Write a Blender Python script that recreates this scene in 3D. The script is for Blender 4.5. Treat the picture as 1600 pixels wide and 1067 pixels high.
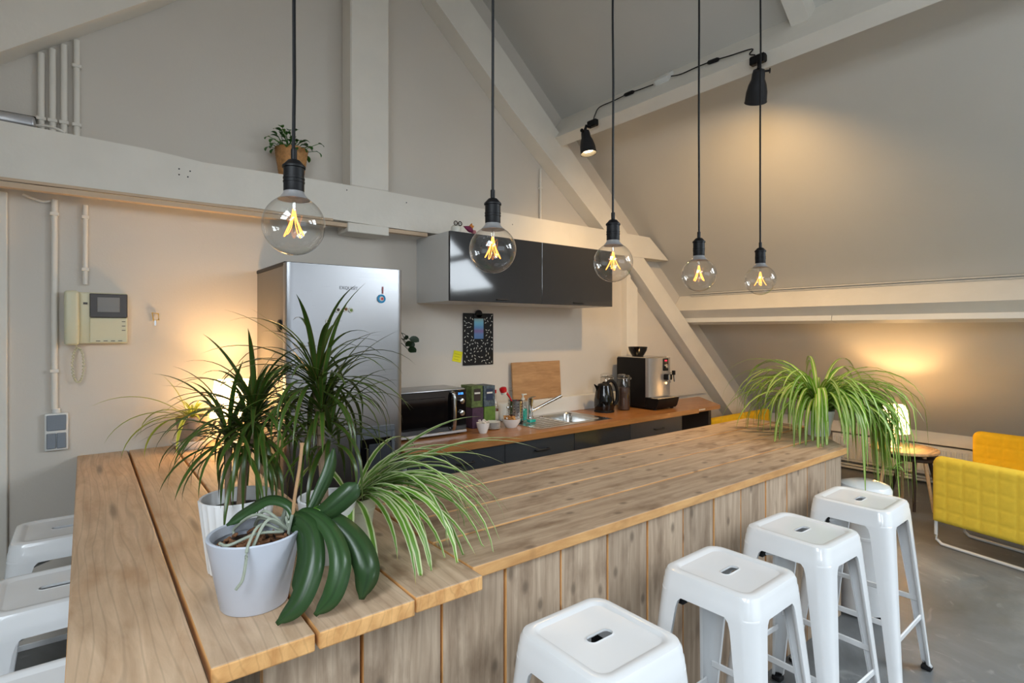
import bpy, bmesh, math, random
from mathutils import Vector, Matrix, Euler
R = math.radians
random.seed(7)
S = bpy.context.scene
for o in list(bpy.data.objects): bpy.data.objects.remove(o)

# ------------------------------------------------------------------ camera, world, light, exposure
H = 1.52
YAW = math.atan(668 / 857)
cam = bpy.data.cameras.new('camera'); cam.sensor_width = 36; cam.lens = 36 * 857 / 1600
cam.shift_y = -18.5 / 1600; cam.clip_start = 0.02
co = bpy.data.objects.new('camera', cam); S.collection.objects.link(co)
co.location = (0, 0, H); co.rotation_euler = (R(90), 0, -YAW)
S.camera = co
S.view_settings.view_transform = 'Standard'; S.view_settings.look = 'None'
S.view_settings.gamma = 1; S.view_settings.use_curve_mapping = False
S.view_settings.exposure = 0.3
w = bpy.data.worlds.new('sky'); S.world = w; w.use_nodes = True
w.node_tree.nodes['Background'].inputs[0].default_value = (0.75, 0.86, 1.0, 1)
w.node_tree.nodes['Background'].inputs[1].default_value = 1.0
RA, RB = 6.17, 0.868            # right roof slope: z = RA - RB * x
XM = 1.445                        # ridge line, the roof is mirrored about it
def zr(x): return RA - RB * x
def zl(x): return RA - RB * (2 * XM - x)
def zt_(x): return 5.8325 - RB * x      # upper edge of the principal rafters
SKY = [('right', 3.65, 4.75, -1.6, -.3), ('right', 3.65, 4.75, -3.5, -2.2),
       ('left', -1.75, -.6, -1.0, .3), ('left', -1.75, -.6, -3.0, -1.7)]
SKYW = [84, 70, 72, 56]
FW = (-.2, 3.1, .9, 2.7)          # unseen gable window, added to light the back wall: x0, x1, z0, z1
l = bpy.data.lights.new('window_daylight', 'AREA'); l.shape = 'RECTANGLE'; l.size = FW[1] - FW[0]; l.size_y = FW[3] - FW[2]  # area light at the added window, brightens gable wall and fridge
l.energy = 16; l.color = (0.9, 0.95, 1.0)
o = bpy.data.objects.new('window_daylight', l); S.collection.objects.link(o)
o.location = ((FW[0] + FW[1]) / 2, -4.26, (FW[2] + FW[3]) / 2); o.rotation_euler = (R(90), 0, 0)
for (side, x0, x1, y0, y1), pw in zip(SKY, SKYW):      # daylight entering at each skylight
    l = bpy.data.lights.new('skylight_daylight', 'AREA'); l.shape = 'RECTANGLE'
    l.size = (x1 - x0) * math.hypot(1, RB) * .96; l.size_y = (y1 - y0) * .96
    l.energy = pw; l.color = (0.86, 0.94, 1.0)
    o = bpy.data.objects.new('skylight_daylight', l); S.collection.objects.link(o)
    xm = (x0 + x1) / 2; a = math.atan(RB)
    if side == 'right': o.location = (xm + .05, (y0 + y1) / 2, zr(xm) + .06); o.rotation_euler = (0, a, 0)
    else: o.location = (xm - .05, (y0 + y1) / 2, zl(xm) + .06); o.rotation_euler = (0, -a, 0)

# ------------------------------------------------------------------ materials
def srgb(r, g, b):
    f = lambda c: (c / 255 / 12.92) if c / 255 <= .04045 else ((c / 255 + .055) / 1.055) ** 2.4
    return (f(r), f(g), f(b), 1)
def newmat(name):
    m = bpy.data.materials.new(name); m.use_nodes = True
    nt = m.node_tree; b = nt.nodes['Principled BSDF']
    return m, nt, b
def N(nt, t, **k):
    n = nt.nodes.new(t)
    for a, v in k.items(): setattr(n, a, v)
    return n
def mat(name, col, rough=.5, metal=0, var=.06, scale=8, bump=.0, bscale=60, coat=0, emit=None, estr=0, trans=0):
    m, nt, b = newmat(name); L = nt.links.new
    tc = N(nt, 'ShaderNodeTexCoord'); no = N(nt, 'ShaderNodeTexNoise'); no.inputs['Scale'].default_value = scale
    no.inputs['Detail'].default_value = 4; L(tc.outputs['Object'], no.inputs['Vector'])
    cr = N(nt, 'ShaderNodeValToRGB')
    cr.color_ramp.elements[0].position = .3; cr.color_ramp.elements[1].position = .7
    cr.color_ramp.elements[0].color = tuple(c * (1 - var) for c in col[:3]) + (1,)
    cr.color_ramp.elements[1].color = tuple(min(1, c * (1 + var)) for c in col[:3]) + (1,)
    L(no.outputs['Fac'], cr.inputs['Fac']); L(cr.outputs['Color'], b.inputs['Base Color'])
    b.inputs['Roughness'].default_value = rough; b.inputs['Metallic'].default_value = metal
    b.inputs['Coat Weight'].default_value = coat
    if trans: b.inputs['Transmission Weight'].default_value = trans
    if emit: b.inputs['Emission Color'].default_value = emit; b.inputs['Emission Strength'].default_value = estr
    if bump:
        n2 = N(nt, 'ShaderNodeTexNoise'); n2.inputs['Scale'].default_value = bscale; n2.inputs['Detail'].default_value = 3
        L(tc.outputs['Object'], n2.inputs['Vector'])
        bp = N(nt, 'ShaderNodeBump'); bp.inputs['Strength'].default_value = bump; bp.inputs['Distance'].default_value = .004
        L(n2.outputs['Fac'], bp.inputs['Height']); L(bp.outputs['Normal'], b.inputs['Normal'])
    return m
def wood(name, light, dark, stain, rough=.6, grain=14, stain_amt=.5, bump=.25, coat=0, wave=.1, lines=.22, knot=1.3):
    """timber with grain along the object's local x"""
    m, nt, b = newmat(name); L = nt.links.new
    tc = N(nt, 'ShaderNodeTexCoord'); oi = N(nt, 'ShaderNodeObjectInfo')
    mul = N(nt, 'ShaderNodeVectorMath', operation='MULTIPLY_ADD')
    mul.inputs[1].default_value = (1, 1, 1)
    cmb = N(nt, 'ShaderNodeCombineXYZ')
    m10 = N(nt, 'ShaderNodeMath', operation='MULTIPLY'); m10.inputs[1].default_value = 37.0
    L(oi.outputs['Random'], m10.inputs[0])
    for i in range(3): L(m10.outputs[0], cmb.inputs[i])
    L(tc.outputs['Object'], mul.inputs[0]); L(cmb.outputs[0], mul.inputs[2])
    sc = N(nt, 'ShaderNodeVectorMath', operation='MULTIPLY'); sc.inputs[1].default_value = (2.2, grain * 2.4, grain * 2.4)
    L(mul.outputs[0], sc.inputs[0])
    g = N(nt, 'ShaderNodeTexNoise'); g.inputs['Scale'].default_value = 1.6; g.inputs['Detail'].default_value = 9
    g.inputs['Roughness'].default_value = .65; g.inputs['Distortion'].default_value = .7; L(sc.outputs[0], g.inputs['Vector'])
    sc2 = N(nt, 'ShaderNodeVectorMath', operation='MULTIPLY'); sc2.inputs[1].default_value = (.6, 5, 5)
    L(mul.outputs[0], sc2.inputs[0])
    wv = N(nt, 'ShaderNodeTexWave', bands_direction='Y'); wv.inputs['Scale'].default_value = 1.5
    wv.inputs['Distortion'].default_value = 9; wv.inputs['Detail'].default_value = 3; wv.inputs['Detail Scale'].default_value = .9
    L(sc2.outputs[0], wv.inputs['Vector'])
    mx = N(nt, 'ShaderNodeMix', data_type='FLOAT'); mx.inputs[0].default_value = wave
    L(g.outputs['Fac'], mx.inputs[2]); L(wv.outputs['Fac'], mx.inputs[3])
    cr = N(nt, 'ShaderNodeValToRGB'); e = cr.color_ramp.elements
    e[0].position = .3; e[0].color = dark; e[1].position = .66; e[1].color = light
    L(mx.outputs[0], cr.inputs['Fac'])
    st = N(nt, 'ShaderNodeTexNoise'); st.inputs['Scale'].default_value = 2.2; st.inputs['Detail'].default_value = 5
    sc3 = N(nt, 'ShaderNodeVectorMath', operation='MULTIPLY'); sc3.inputs[1].default_value = (2.6, 6.5, 6.5)
    L(mul.outputs[0], sc3.inputs[0]); L(sc3.outputs[0], st.inputs['Vector'])
    sr = N(nt, 'ShaderNodeValToRGB'); sr.color_ramp.elements[0].position = .52; sr.color_ramp.elements[1].position = .72
    sr.color_ramp.elements[1].color = (stain_amt,) * 3 + (1,)
    L(st.outputs['Fac'], sr.inputs['Fac'])
    m2 = N(nt, 'ShaderNodeMix', data_type='RGBA'); L(sr.outputs['Color'], m2.inputs[0])
    L(cr.outputs['Color'], m2.inputs[6]); m2.inputs[7].default_value = stain
    # knots
    vo = N(nt, 'ShaderNodeTexVoronoi', voronoi_dimensions='2D'); vo.inputs['Scale'].default_value = 2.6
    sc4 = N(nt, 'ShaderNodeVectorMath', operation='MULTIPLY'); sc4.inputs[1].default_value = (knot, 2.3, .2)
    L(mul.outputs[0], sc4.inputs[0]); L(sc4.outputs[0], vo.inputs['Vector'])
    kr = N(nt, 'ShaderNodeValToRGB'); kr.color_ramp.elements[0].position = .03; kr.color_ramp.elements[0].color = (.75,) * 3 + (1,)
    kr.color_ramp.elements[1].position = .085; kr.color_ramp.elements[1].color = (0, 0, 0, 1)
    L(vo.outputs['Distance'], kr.inputs['Fac'])
    m3 = N(nt, 'ShaderNodeMix', data_type='RGBA'); L(kr.outputs['Color'], m3.inputs[0]); L(m2.outputs[2], m3.inputs[6])
    m3.inputs[7].default_value = tuple(c * .45 for c in dark[:3]) + (1,)
    # growth-ring lines
    rg = N(nt, 'ShaderNodeTexWave', bands_direction='Y'); rg.inputs['Scale'].default_value = 2.2; rg.inputs['Distortion'].default_value = 14
    rg.inputs['Detail'].default_value = 2; rg.inputs['Detail Scale'].default_value = .6
    sc5 = N(nt, 'ShaderNodeVectorMath', operation='MULTIPLY'); sc5.inputs[1].default_value = (.9, 6, 6); L(mul.outputs[0], sc5.inputs[0]); L(sc5.outputs[0], rg.inputs['Vector'])
    rr_ = N(nt, 'ShaderNodeValToRGB'); rr_.color_ramp.elements[0].position = .0; rr_.color_ramp.elements[0].color = (lines,) * 3 + (1,)
    rr_.color_ramp.elements[1].position = .1; rr_.color_ramp.elements[1].color = (0, 0, 0, 1); L(rg.outputs['Fac'], rr_.inputs['Fac'])
    m4 = N(nt, 'ShaderNodeMix', data_type='RGBA'); L(rr_.outputs[0], m4.inputs[0]); L(m3.outputs[2], m4.inputs[6]); m4.inputs[7].default_value = tuple(c * .6 for c in dark[:3]) + (1,)
    m3 = m4
    hs = N(nt, 'ShaderNodeHueSaturation'); vr = N(nt, 'ShaderNodeMapRange'); vr.inputs[3].default_value = .88; vr.inputs[4].default_value = 1.1
    L(oi.outputs['Random'], vr.inputs[0]); L(vr.outputs[0], hs.inputs['Value']); L(m3.outputs[2], hs.inputs['Color'])
    L(hs.outputs[0], b.inputs['Base Color']); b.inputs['Roughness'].default_value = rough; b.inputs['Coat Weight'].default_value = coat
    bp = N(nt, 'ShaderNodeBump'); bp.inputs['Strength'].default_value = bump; bp.inputs['Distance'].default_value = .003
    L(mx.outputs[0], bp.inputs['Height']); L(bp.outputs['Normal'], b.inputs['Normal'])
    return m
def leafmat(name, mid, edge, split=.5, rough=.4, tip=None):
    """colour across the blade from its uv: mid-rib colour and margin colour"""
    m, nt, b = newmat(name); L = nt.links.new
    uv = N(nt, 'ShaderNodeUVMap'); sx = N(nt, 'ShaderNodeSeparateXYZ'); L(uv.outputs[0], sx.inputs[0])
    a = N(nt, 'ShaderNodeMath', operation='SUBTRACT'); a.inputs[1].default_value = .5; L(sx.outputs[0], a.inputs[0])
    ab = N(nt, 'ShaderNodeMath', operation='ABSOLUTE'); L(a.outputs[0], ab.inputs[0])
    cr = N(nt, 'ShaderNodeValToRGB'); e = cr.color_ramp.elements
    e[0].position = max(0, split / 2 - .04); e[0].color = mid; e[1].position = split / 2 + .04; e[1].color = edge
    L(ab.outputs[0], cr.inputs['Fac'])
    oi = N(nt, 'ShaderNodeObjectInfo'); vr = N(nt, 'ShaderNodeMapRange'); vr.inputs[3].default_value = .75; vr.inputs[4].default_value = 1.2
    L(oi.outputs['Random'], vr.inputs[0])
    hs = N(nt, 'ShaderNodeHueSaturation'); L(cr.outputs[0], hs.inputs['Color']); L(vr.outputs[0], hs.inputs['Value'])
    last = hs.outputs[0]
    if tip:
        mr = N(nt, 'ShaderNodeMapRange'); mr.inputs[1].default_value = .93; mr.inputs[2].default_value = 1.0
        L(sx.outputs[1], mr.inputs[0])
        mt = N(nt, 'ShaderNodeMix', data_type='RGBA'); L(mr.outputs[0], mt.inputs[0]); L(last, mt.inputs[6]); mt.inputs[7].default_value = tip
        last = mt.outputs[2]
    L(last, b.inputs['Base Color']); b.inputs['Roughness'].default_value = rough
    tr = N(nt, 'ShaderNodeBsdfTranslucent'); L(last, tr.inputs['Color'])
    ms = N(nt, 'ShaderNodeMixShader'); ms.inputs[0].default_value = .22
    L(b.outputs[0], ms.inputs[1]); L(tr.outputs[0], ms.inputs[2]); L(ms.outputs[0], nt.nodes['Material Output'].inputs['Surface'])
    return m
def thin_glass(name, tint=(1, 1, 1, 1), refl=1.0):
    m, nt, b = newmat(name); L = nt.links.new; nt.nodes.remove(b)
    t = N(nt, 'ShaderNodeBsdfTransparent'); t.inputs[0].default_value = tint
    g = N(nt, 'ShaderNodeBsdfGlossy'); g.inputs['Roughness'].default_value = .02
    f = N(nt, 'ShaderNodeLayerWeight'); f.inputs['Blend'].default_value = .5      # Schlick: .04 + .96 * (1 - cos)^5, same on both faces
    pw = N(nt, 'ShaderNodeMath', operation='POWER'); pw.inputs[1].default_value = 4; L(f.outputs['Facing'], pw.inputs[0])
    mu = N(nt, 'ShaderNodeMath', operation='MULTIPLY_ADD'); mu.inputs[1].default_value = .7 * refl; mu.inputs[2].default_value = .05 * refl; L(pw.outputs[0], mu.inputs[0])
    ms = N(nt, 'ShaderNodeMixShader'); L(mu.outputs[0], ms.inputs[0]); L(t.outputs[0], ms.inputs[1]); L(g.outputs[0], ms.inputs[2])
    L(ms.outputs[0], nt.nodes['Material Output'].inputs['Surface'])
    return m
def emis(name, col, s):
    m, nt, b = newmat(name); L = nt.links.new; nt.nodes.remove(b)
    e = N(nt, 'ShaderNodeEmission'); e.inputs[0].default_value = col; e.inputs[1].default_value = s
    L(e.outputs[0], nt.nodes['Material Output'].inputs['Surface']); return m
def shade_mat(name, col, estr):
    """lamp shade cloth: scatters the bulb's light through"""
    m, nt, b = newmat(name); L = nt.links.new
    b.inputs['Base Color'].default_value = col; b.inputs['Roughness'].default_value = .8
    b.inputs['Emission Color'].default_value = (1, .72, .38, 1); b.inputs['Emission Strength'].default_value = estr
    tr = N(nt, 'ShaderNodeBsdfTranslucent'); tr.inputs[0].default_value = col
    ms = N(nt, 'ShaderNodeMixShader'); ms.inputs[0].default_value = .5
    L(b.outputs[0], ms.inputs[1]); L(tr.outputs[0], ms.inputs[2]); L(ms.outputs[0], nt.nodes['Material Output'].inputs['Surface'])
    return m
def brushed(name, col, rough=.3):
    m, nt, b = newmat(name); L = nt.links.new
    tc = N(nt, 'ShaderNodeTexCoord'); sc = N(nt, 'ShaderNodeVectorMath', operation='MULTIPLY'); sc.inputs[1].default_value = (1.5, 1.5, 260)
    L(tc.outputs['Object'], sc.inputs[0]); no = N(nt, 'ShaderNodeTexNoise'); no.inputs['Scale'].default_value = 2; no.inputs['Detail'].default_value = 4
    L(sc.outputs[0], no.inputs['Vector'])
    mr = N(nt, 'ShaderNodeMapRange'); mr.inputs[3].default_value = rough - .05; mr.inputs[4].default_value = rough + .1
    L(no.outputs['Fac'], mr.inputs[0]); L(mr.outputs[0], b.inputs['Roughness'])
    b.inputs['Base Color'].default_value = col; b.inputs['Metallic'].default_value = 1
    b.inputs['Anisotropic'].default_value = .5
    bp = N(nt, 'ShaderNodeBump'); bp.inputs['Strength'].default_value = .05; bp.inputs['Distance'].default_value = .001
    L(no.outputs['Fac'], bp.inputs['Height']); L(bp.outputs['Normal'], b.inputs['Normal'])
    return m
def concrete(name):
    m, nt, b = newmat(name); L = nt.links.new
    tc = N(nt, 'ShaderNodeTexCoord')
    a = N(nt, 'ShaderNodeTexNoise'); a.inputs['Scale'].default_value = 1.3; a.inputs['Detail'].default_value = 9; a.inputs['Roughness'].default_value = .62
    a.inputs['Distortion'].default_value = .6; L(tc.outputs['Object'], a.inputs['Vector'])
    cr = N(nt, 'ShaderNodeValToRGB'); e = cr.color_ramp.elements
    e[0].position = .3; e[0].color = srgb(84, 86, 88); e[1].position = .72; e[1].color = srgb(142, 146, 148)
    x = e.new(.52); x.color = srgb(110, 113, 115)
    L(a.outputs['Fac'], cr.inputs['Fac'])
    # pale scuffs
    s = N(nt, 'ShaderNodeTexNoise'); s.inputs['Scale'].default_value = 5; s.inputs['Detail'].default_value = 8; s.inputs['Distortion'].default_value = 2.2
    L(tc.outputs['Object'], s.inputs['Vector'])
    sr = N(nt, 'ShaderNodeValToRGB'); sr.color_ramp.elements[0].position = .62; sr.color_ramp.elements[1].position = .76
    sr.color_ramp.elements[1].color = (.5, .5, .5, 1); L(s.outputs['Fac'], sr.inputs['Fac'])
    mx = N(nt, 'ShaderNodeMix', data_type='RGBA'); L(sr.outputs[0], mx.inputs[0]); L(cr.outputs[0], mx.inputs[6]); mx.inputs[7].default_value = srgb(165, 168, 168)
    L(mx.outputs[2], b.inputs['Base Color']); b.inputs['Roughness'].default_value = .38
    mr = N(nt, 'ShaderNodeMapRange'); mr.inputs[3].default_value = .3; mr.inputs[4].default_value = .55
    L(a.outputs['Fac'], mr.inputs[0]); L(mr.outputs[0], b.inputs['Roughness'])
    return m
M = dict(
    wall=mat('wall_paint', srgb(212, 205, 195), .85, var=.015, scale=2.5, bump=.12, bscale=120),
    roof=mat('roof_paint', srgb(206, 203, 196), .85, var=.02, scale=2, bump=.12, bscale=110),
    beam=mat('beam_paint', srgb(230, 225, 215), .7, var=.03, scale=5, bump=.35, bscale=28),
    beam2=mat('beam_paint_warm', srgb(205, 180, 152), .7, var=.03, scale=5, bump=.2, bscale=28),
    white=mat('white_plastic', srgb(226, 226, 222), .4, var=.01),
    floor=concrete('concrete'),
    top=wood('scaffold_top', srgb(204, 178, 150), srgb(172, 143, 116), srgb(122, 92, 66), .6, grain=8, stain_amt=.75),
    legtop=wood('scaffold_top_pale', srgb(208, 180, 150), srgb(176, 146, 116), srgb(164, 122, 84), .5, grain=7, stain_amt=.5, bump=.12, knot=.25, lines=.3),
    board=wood('scaffold_board', srgb(188, 167, 144), srgb(152, 130, 108), srgb(108, 86, 66), .7, grain=12, stain_amt=.6),
    end=wood('sawn_end', srgb(228, 178, 116), srgb(188, 132, 74), srgb(150, 98, 52), .6, grain=4, stain_amt=.3),
    worktop=wood('oak_worktop', srgb(184, 126, 72), srgb(146, 96, 50), srgb(124, 76, 36), .35, grain=10, stain_amt=.3, bump=.05, coat=.2, knot=.05, lines=.1),
    cboard=wood('cutting_board', srgb(192, 150, 104), srgb(160, 118, 76), srgb(142, 100, 62), .6, grain=8, stain_amt=.4, knot=.05, lines=.1),
    tablewood=wood('table_wood', srgb(232, 204, 164), srgb(210, 176, 132), srgb(190, 152, 108), .45, grain=8, stain_amt=.2, knot=.05, lines=.1),
    darkwood=mat('dark_wood', srgb(52, 38, 30), .5, var=.15, scale=12),
    stool=mat('white_enamel', srgb(236, 238, 240), .22, var=.01, coat=.4),
    rubber=mat('black_rubber', srgb(28, 28, 30), .7),
    black=mat('black_plastic', srgb(16, 16, 18), .5, var=.1),
    mblack=mat('matte_black', srgb(40, 40, 42), .5, var=.08),
    gloss=mat('black_gloss', srgb(10, 10, 12), .08),
    anthra=mat('anthracite_gloss', srgb(54, 54, 56), .06, var=.03, scale=3),
    anthra2=mat('anthracite', srgb(52, 55, 60), .3, var=.03, scale=3),
    carcass=mat('cabinet_white', srgb(212, 212, 210), .5, var=.01),
    fside=mat('fridge_side', srgb(122, 118, 114), .45, metal=.2, var=.03),
    steel=brushed('brushed_steel', srgb(158, 159, 162), .28),
    steel2=mat('steel', srgb(200, 200, 198), .22, metal=1, var=.03),
    chrome=mat('chrome', srgb(225, 225, 225), .06, metal=1, var=.0),
    dgrey=mat('dark_grey_plastic', srgb(80, 84, 90), .45),
    silver=mat('silver_plastic', srgb(176, 176, 178), .3, metal=.6),
    glass=thin_glass('thin_glass', (.97, .97, .96, 1), 1.6),
    pane=thin_glass('window_glass', (.98, .99, 1, 1)),
    teal=mat('teal_soap', srgb(28, 165, 150), .1, coat=.5),
    red=mat('red_plastic', srgb(200, 26, 34), .3),
    blue=mat('blue_enamel', srgb(48, 150, 200), .3),
    porcelain=mat('porcelain', srgb(232, 230, 226), .2, var=.01),
    cream=mat('intercom_cream', srgb(212, 208, 178), .4, var=.02),
    greypot=mat('grey_ceramic', srgb(196, 202, 214), .35, var=.02),
    whitepot=mat('white_ceramic', srgb(232, 232, 232), .35, var=.01),
    creampot=mat('cream_pot', srgb(224, 224, 208), .5, var=.02),
    stonepot=mat('stone_pot', srgb(140, 126, 116), .8, var=.12, scale=30),
    soil=mat('soil', srgb(64, 46, 34), .95, var=.4, scale=40, bump=.8, bscale=60),
    bark=mat('bark', srgb(120, 82, 54), .9, var=.35, scale=30),
    stem=mat('stem_bark', srgb(140, 118, 96), .85, var=.2, scale=40, bump=.6, bscale=60),
    root=mat('air_root', srgb(158, 166, 150), .7, var=.15, scale=40),
    stake=mat('dry_stem', srgb(176, 138, 100), .7, var=.15, scale=30),
    wicker=mat('wicker', srgb(186, 136, 84), .7, var=.25, scale=50),
    yellow=mat('yellow_fabric', srgb(246, 214, 72), .9, var=.04, scale=30, bump=.25, bscale=260),
    yellow2=mat('ochre_fabric', srgb(236, 190, 30), .9, var=.04, scale=30, bump=.25, bscale=260),
    sticky=mat('yellow_paper', srgb(232, 226, 40), .8),
    ink=mat('ink', srgb(60, 64, 30), .8),
    key=mat('key_tag', srgb(214, 172, 40), .4),
    greysw=mat('switch_grey', srgb(128, 136, 146), .4, var=.02),
    screen=mat('intercom_screen', srgb(112, 108, 100), .12),
    bezel=mat('intercom_bezel', srgb(62, 56, 52), .25),
    pack_g=mat('green_pack', srgb(88, 104, 52), .5, var=.45, scale=40),
    pack_b=mat('floral_pack', srgb(74, 88, 96), .5, var=.6, scale=60),
    pack_p=mat('purple_pack', srgb(66, 36, 60), .5, var=.3, scale=30),
    pack_l=mat('leaf_pack', srgb(92, 122, 44), .5, var=.2, scale=30),
    darkblue=mat('label_blue', srgb(34, 46, 74), .5), offw=mat('label_white', srgb(222, 220, 210), .6),
    sauce=mat('brown_sauce', srgb(120, 56, 24), .2), food=mat('biscuits', srgb(176, 128, 74), .8, var=.3, scale=60),
    sugar=mat('sugar_sachets', srgb(226, 216, 204), .8, var=.08, scale=60), beans=mat('coffee_beans', srgb(62, 42, 32), .6, var=.4, scale=90),
    purple=mat('purple_felt', srgb(120, 34, 72), .7, var=.3, scale=60), brown=mat('brown_ring', srgb(62, 46, 34), .6),
    orange=mat('orange_felt', srgb(206, 130, 50), .7), pink=mat('pink_felt', srgb(176, 110, 112), .7),
    fil=emis('filament', (1, .30, .045, 1), 5), spotdisc=emis('spot_bulb', (1, .72, .36, 1), 30),
    disp_b=emis('display_blue', (.05, .25, 1, 1), 3.0), disp_r=emis('display_red', (1, .03, .08, 1), 1.5),
    mlight=emis('machine_lamp', (1, .6, .25, 1), 3.0),
    shade=shade_mat('lamp_shade', (.95, .88, .75, 1), 4.5),
    spider=leafmat('spider_leaf', srgb(104, 150, 50), srgb(208, 218, 168), .56, tip=srgb(170, 140, 80)),
    spider2=leafmat('spider_leaf_light', srgb(214, 222, 160), srgb(128, 172, 54), .26, tip=srgb(190, 160, 90)),
    young=leafmat('young_leaf', srgb(170, 186, 60), srgb(192, 198, 100), .6),
    dracaena=leafmat('dracaena_leaf', srgb(58, 86, 30), srgb(80, 84, 36), .6, rough=.28),
    orchid=leafmat('orchid_leaf', srgb(46, 72, 40), srgb(54, 84, 46), .12, rough=.3),
    orchidy=leafmat('orchid_leaf_young', srgb(104, 146, 50), srgb(92, 138, 50), .2, rough=.3),
    green=leafmat('glossy_leaf', srgb(54, 98, 40), srgb(62, 112, 46), .3),
    darkleaf=leafmat('dark_leaf', srgb(24, 44, 22), srgb(30, 52, 26), .3),
)

for k_ in ('black', 'mblack', 'rubber'): M[k_].node_tree.nodes['Principled BSDF'].inputs['Specular IOR Level'].default_value = .25

# ------------------------------------------------------------------ mesh helpers
def BM(): return bmesh.new()
def box(bm, x0, x1, y0, y1, z0, z1, bev=0, seg=1, mi=0):
    r = bmesh.ops.create_cube(bm, size=1)
    vs = r['verts']
    for v in vs:
        v.co = ((x0 + x1) / 2 + v.co.x * (x1 - x0), (y0 + y1) / 2 + v.co.y * (y1 - y0), (z0 + z1) / 2 + v.co.z * (z1 - z0))
    fs = set(f for v in vs for f in v.link_faces)
    for f in fs: f.material_index = mi
    if bev:
        es = list(set(e for v in vs for e in v.link_edges))
        bmesh.ops.bevel(bm, geom=es, offset=bev, segments=seg, profile=.5, affect='EDGES')
    return bm
def loft(bm, loops, closed=True, cap0=False, cap1=False, mi=0):
    rows = [[bm.verts.new(p) for p in l] for l in loops]
    n = len(rows[0])
    for a, b in zip(rows, rows[1:]):
        for i in range(n if closed else n - 1):
            f = bm.faces.new((a[i], a[(i + 1) % n], b[(i + 1) % n], b[i])); f.material_index = mi
    if cap0: bm.faces.new(rows[0][::-1]).material_index = mi
    if cap1: bm.faces.new(rows[-1]).material_index = mi
    return rows
def lathe(bm, prof, n=32, c=(0, 0, 0), mi=0, ax=None):
    loops = []
    for r, z in prof:
        loops.append([(r * math.cos(2 * math.pi * i / n), r * math.sin(2 * math.pi * i / n), z) for i in range(n)])
    mtx = Matrix.Translation(c)
    if ax: mtx = mtx @ Vector(ax).to_track_quat('Z', 'Y').to_matrix().to_4x4()
    loops = [[mtx @ Vector(p) for p in l] for l in loops]
    loft(bm, loops, True, prof[0][0] > 0, prof[-1][0] > 0, mi)
    return bm
def smooth_path(pts, k=6):
    P = [Vector(p) for p in pts]
    if len(P) < 3: return P
    out = []
    for i in range(len(P) - 1):
        p0 = P[i - 1] if i else P[0] * 2 - P[1]; p1, p2 = P[i], P[i + 1]
        p3 = P[i + 2] if i + 2 < len(P) else P[-1] * 2 - P[-2]
        for j in range(k):
            t = j / k
            out.append(.5 * ((2 * p1) + (p2 - p0) * t + (2 * p0 - 5 * p1 + 4 * p2 - p3) * t * t + (3 * p1 - p0 - 3 * p2 + p3) * t ** 3))
    return out + [P[-1]]
def tube(bm, pts, r, n=8, mi=0, closed=False):
    P = [Vector(p) for p in pts]; loops = []; up = Vector((.123, .31, .94))
    for i, p in enumerate(P):
        if closed: t = P[(i + 1) % len(P)] - P[i - 1]
        else: t = P[min(i + 1, len(P) - 1)] - P[max(i - 1, 0)]
        t.normalize()
        a = t.cross(up)
        if a.length < .05: a = t.cross(Vector((1, 0, 0)))
        a.normalize(); b = t.cross(a); rr = r[i] if isinstance(r, (list, tuple)) else r
        up = -a.cross(t) if False else up
        loops.append([p + (a * math.cos(2 * math.pi * k / n) + b * math.sin(2 * math.pi * k / n)) * rr for k in range(n)])
    if closed: loops.append(loops[0])
    loft(bm, loops, True, not closed, not closed, mi)
    return bm
def prism(bm, poly, axis, a, b, mi=0):
    """poly = 2d points; axis = extrusion axis: 'x' (y,z), 'y' (x,z), 'z' (x,y)"""
    f = {'x': lambda p, h: (h, p[0], p[1]), 'y': lambda p, h: (p[0], h, p[1]), 'z': lambda p, h: (p[0], p[1], h)}[axis]
    loft(bm, [[f(p, a) for p in poly], [f(p, b) for p in poly]], True, True, True, mi)
    return bm
def rrect(hx, hy, r, z, n=6, cx=0, cy=0):
    out = []
    for (sx, sy, a0) in ((1, 1, 0), (-1, 1, 90), (-1, -1, 180), (1, -1, 270)):
        for i in range(n + 1):
            a = R(a0 + 90 * i / n)
            out.append((cx + sx * (hx - r) + r * math.cos(a), cy + sy * (hy - r) + r * math.sin(a), z))
    return out
def obj(name, bm, m, parent=None, loc=None, rot=None, smooth=35, off=None):
    bmesh.ops.recalc_face_normals(bm, faces=bm.faces)
    if off is not None: bmesh.ops.translate(bm, verts=bm.verts, vec=Vector(off) * -1)
    me = bpy.data.meshes.new(name); bm.to_mesh(me); bm.free()
    for x in (m if isinstance(m, (list, tuple)) else [m]): me.materials.append(M[x] if isinstance(x, str) else x)
    if smooth:
        me.shade_smooth()
        me.set_sharp_from_angle(angle=R(smooth))
    o = bpy.data.objects.new(name, me); S.collection.objects.link(o)
    if parent: o.parent = parent
    if loc: o.location = loc
    if rot: o.rotation_euler = rot
    return o
def tag(o, label, cat, group=None):
    o['label'] = label; o['category'] = cat
    if group: o['group'] = group
    return o
def thing(name, label, cat, loc=(0, 0, 0), rz=0, group=None):
    o = bpy.data.objects.new(name, None); S.collection.objects.link(o); o.empty_display_size = .05
    o.location = loc; o.rotation_euler = (0, 0, rz)
    return tag(o, label, cat, group)
def struct(name, bm, m, smooth=0):
    o = obj(name, bm, m, smooth=smooth); o['kind'] = 'structure'; return o
def copy_tree(o, parent=None):
    c = o.copy(); S.collection.objects.link(c); c.parent = parent
    for ch in [x for x in bpy.data.objects if x.parent == o]: copy_tree(ch, c)
    return c
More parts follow.
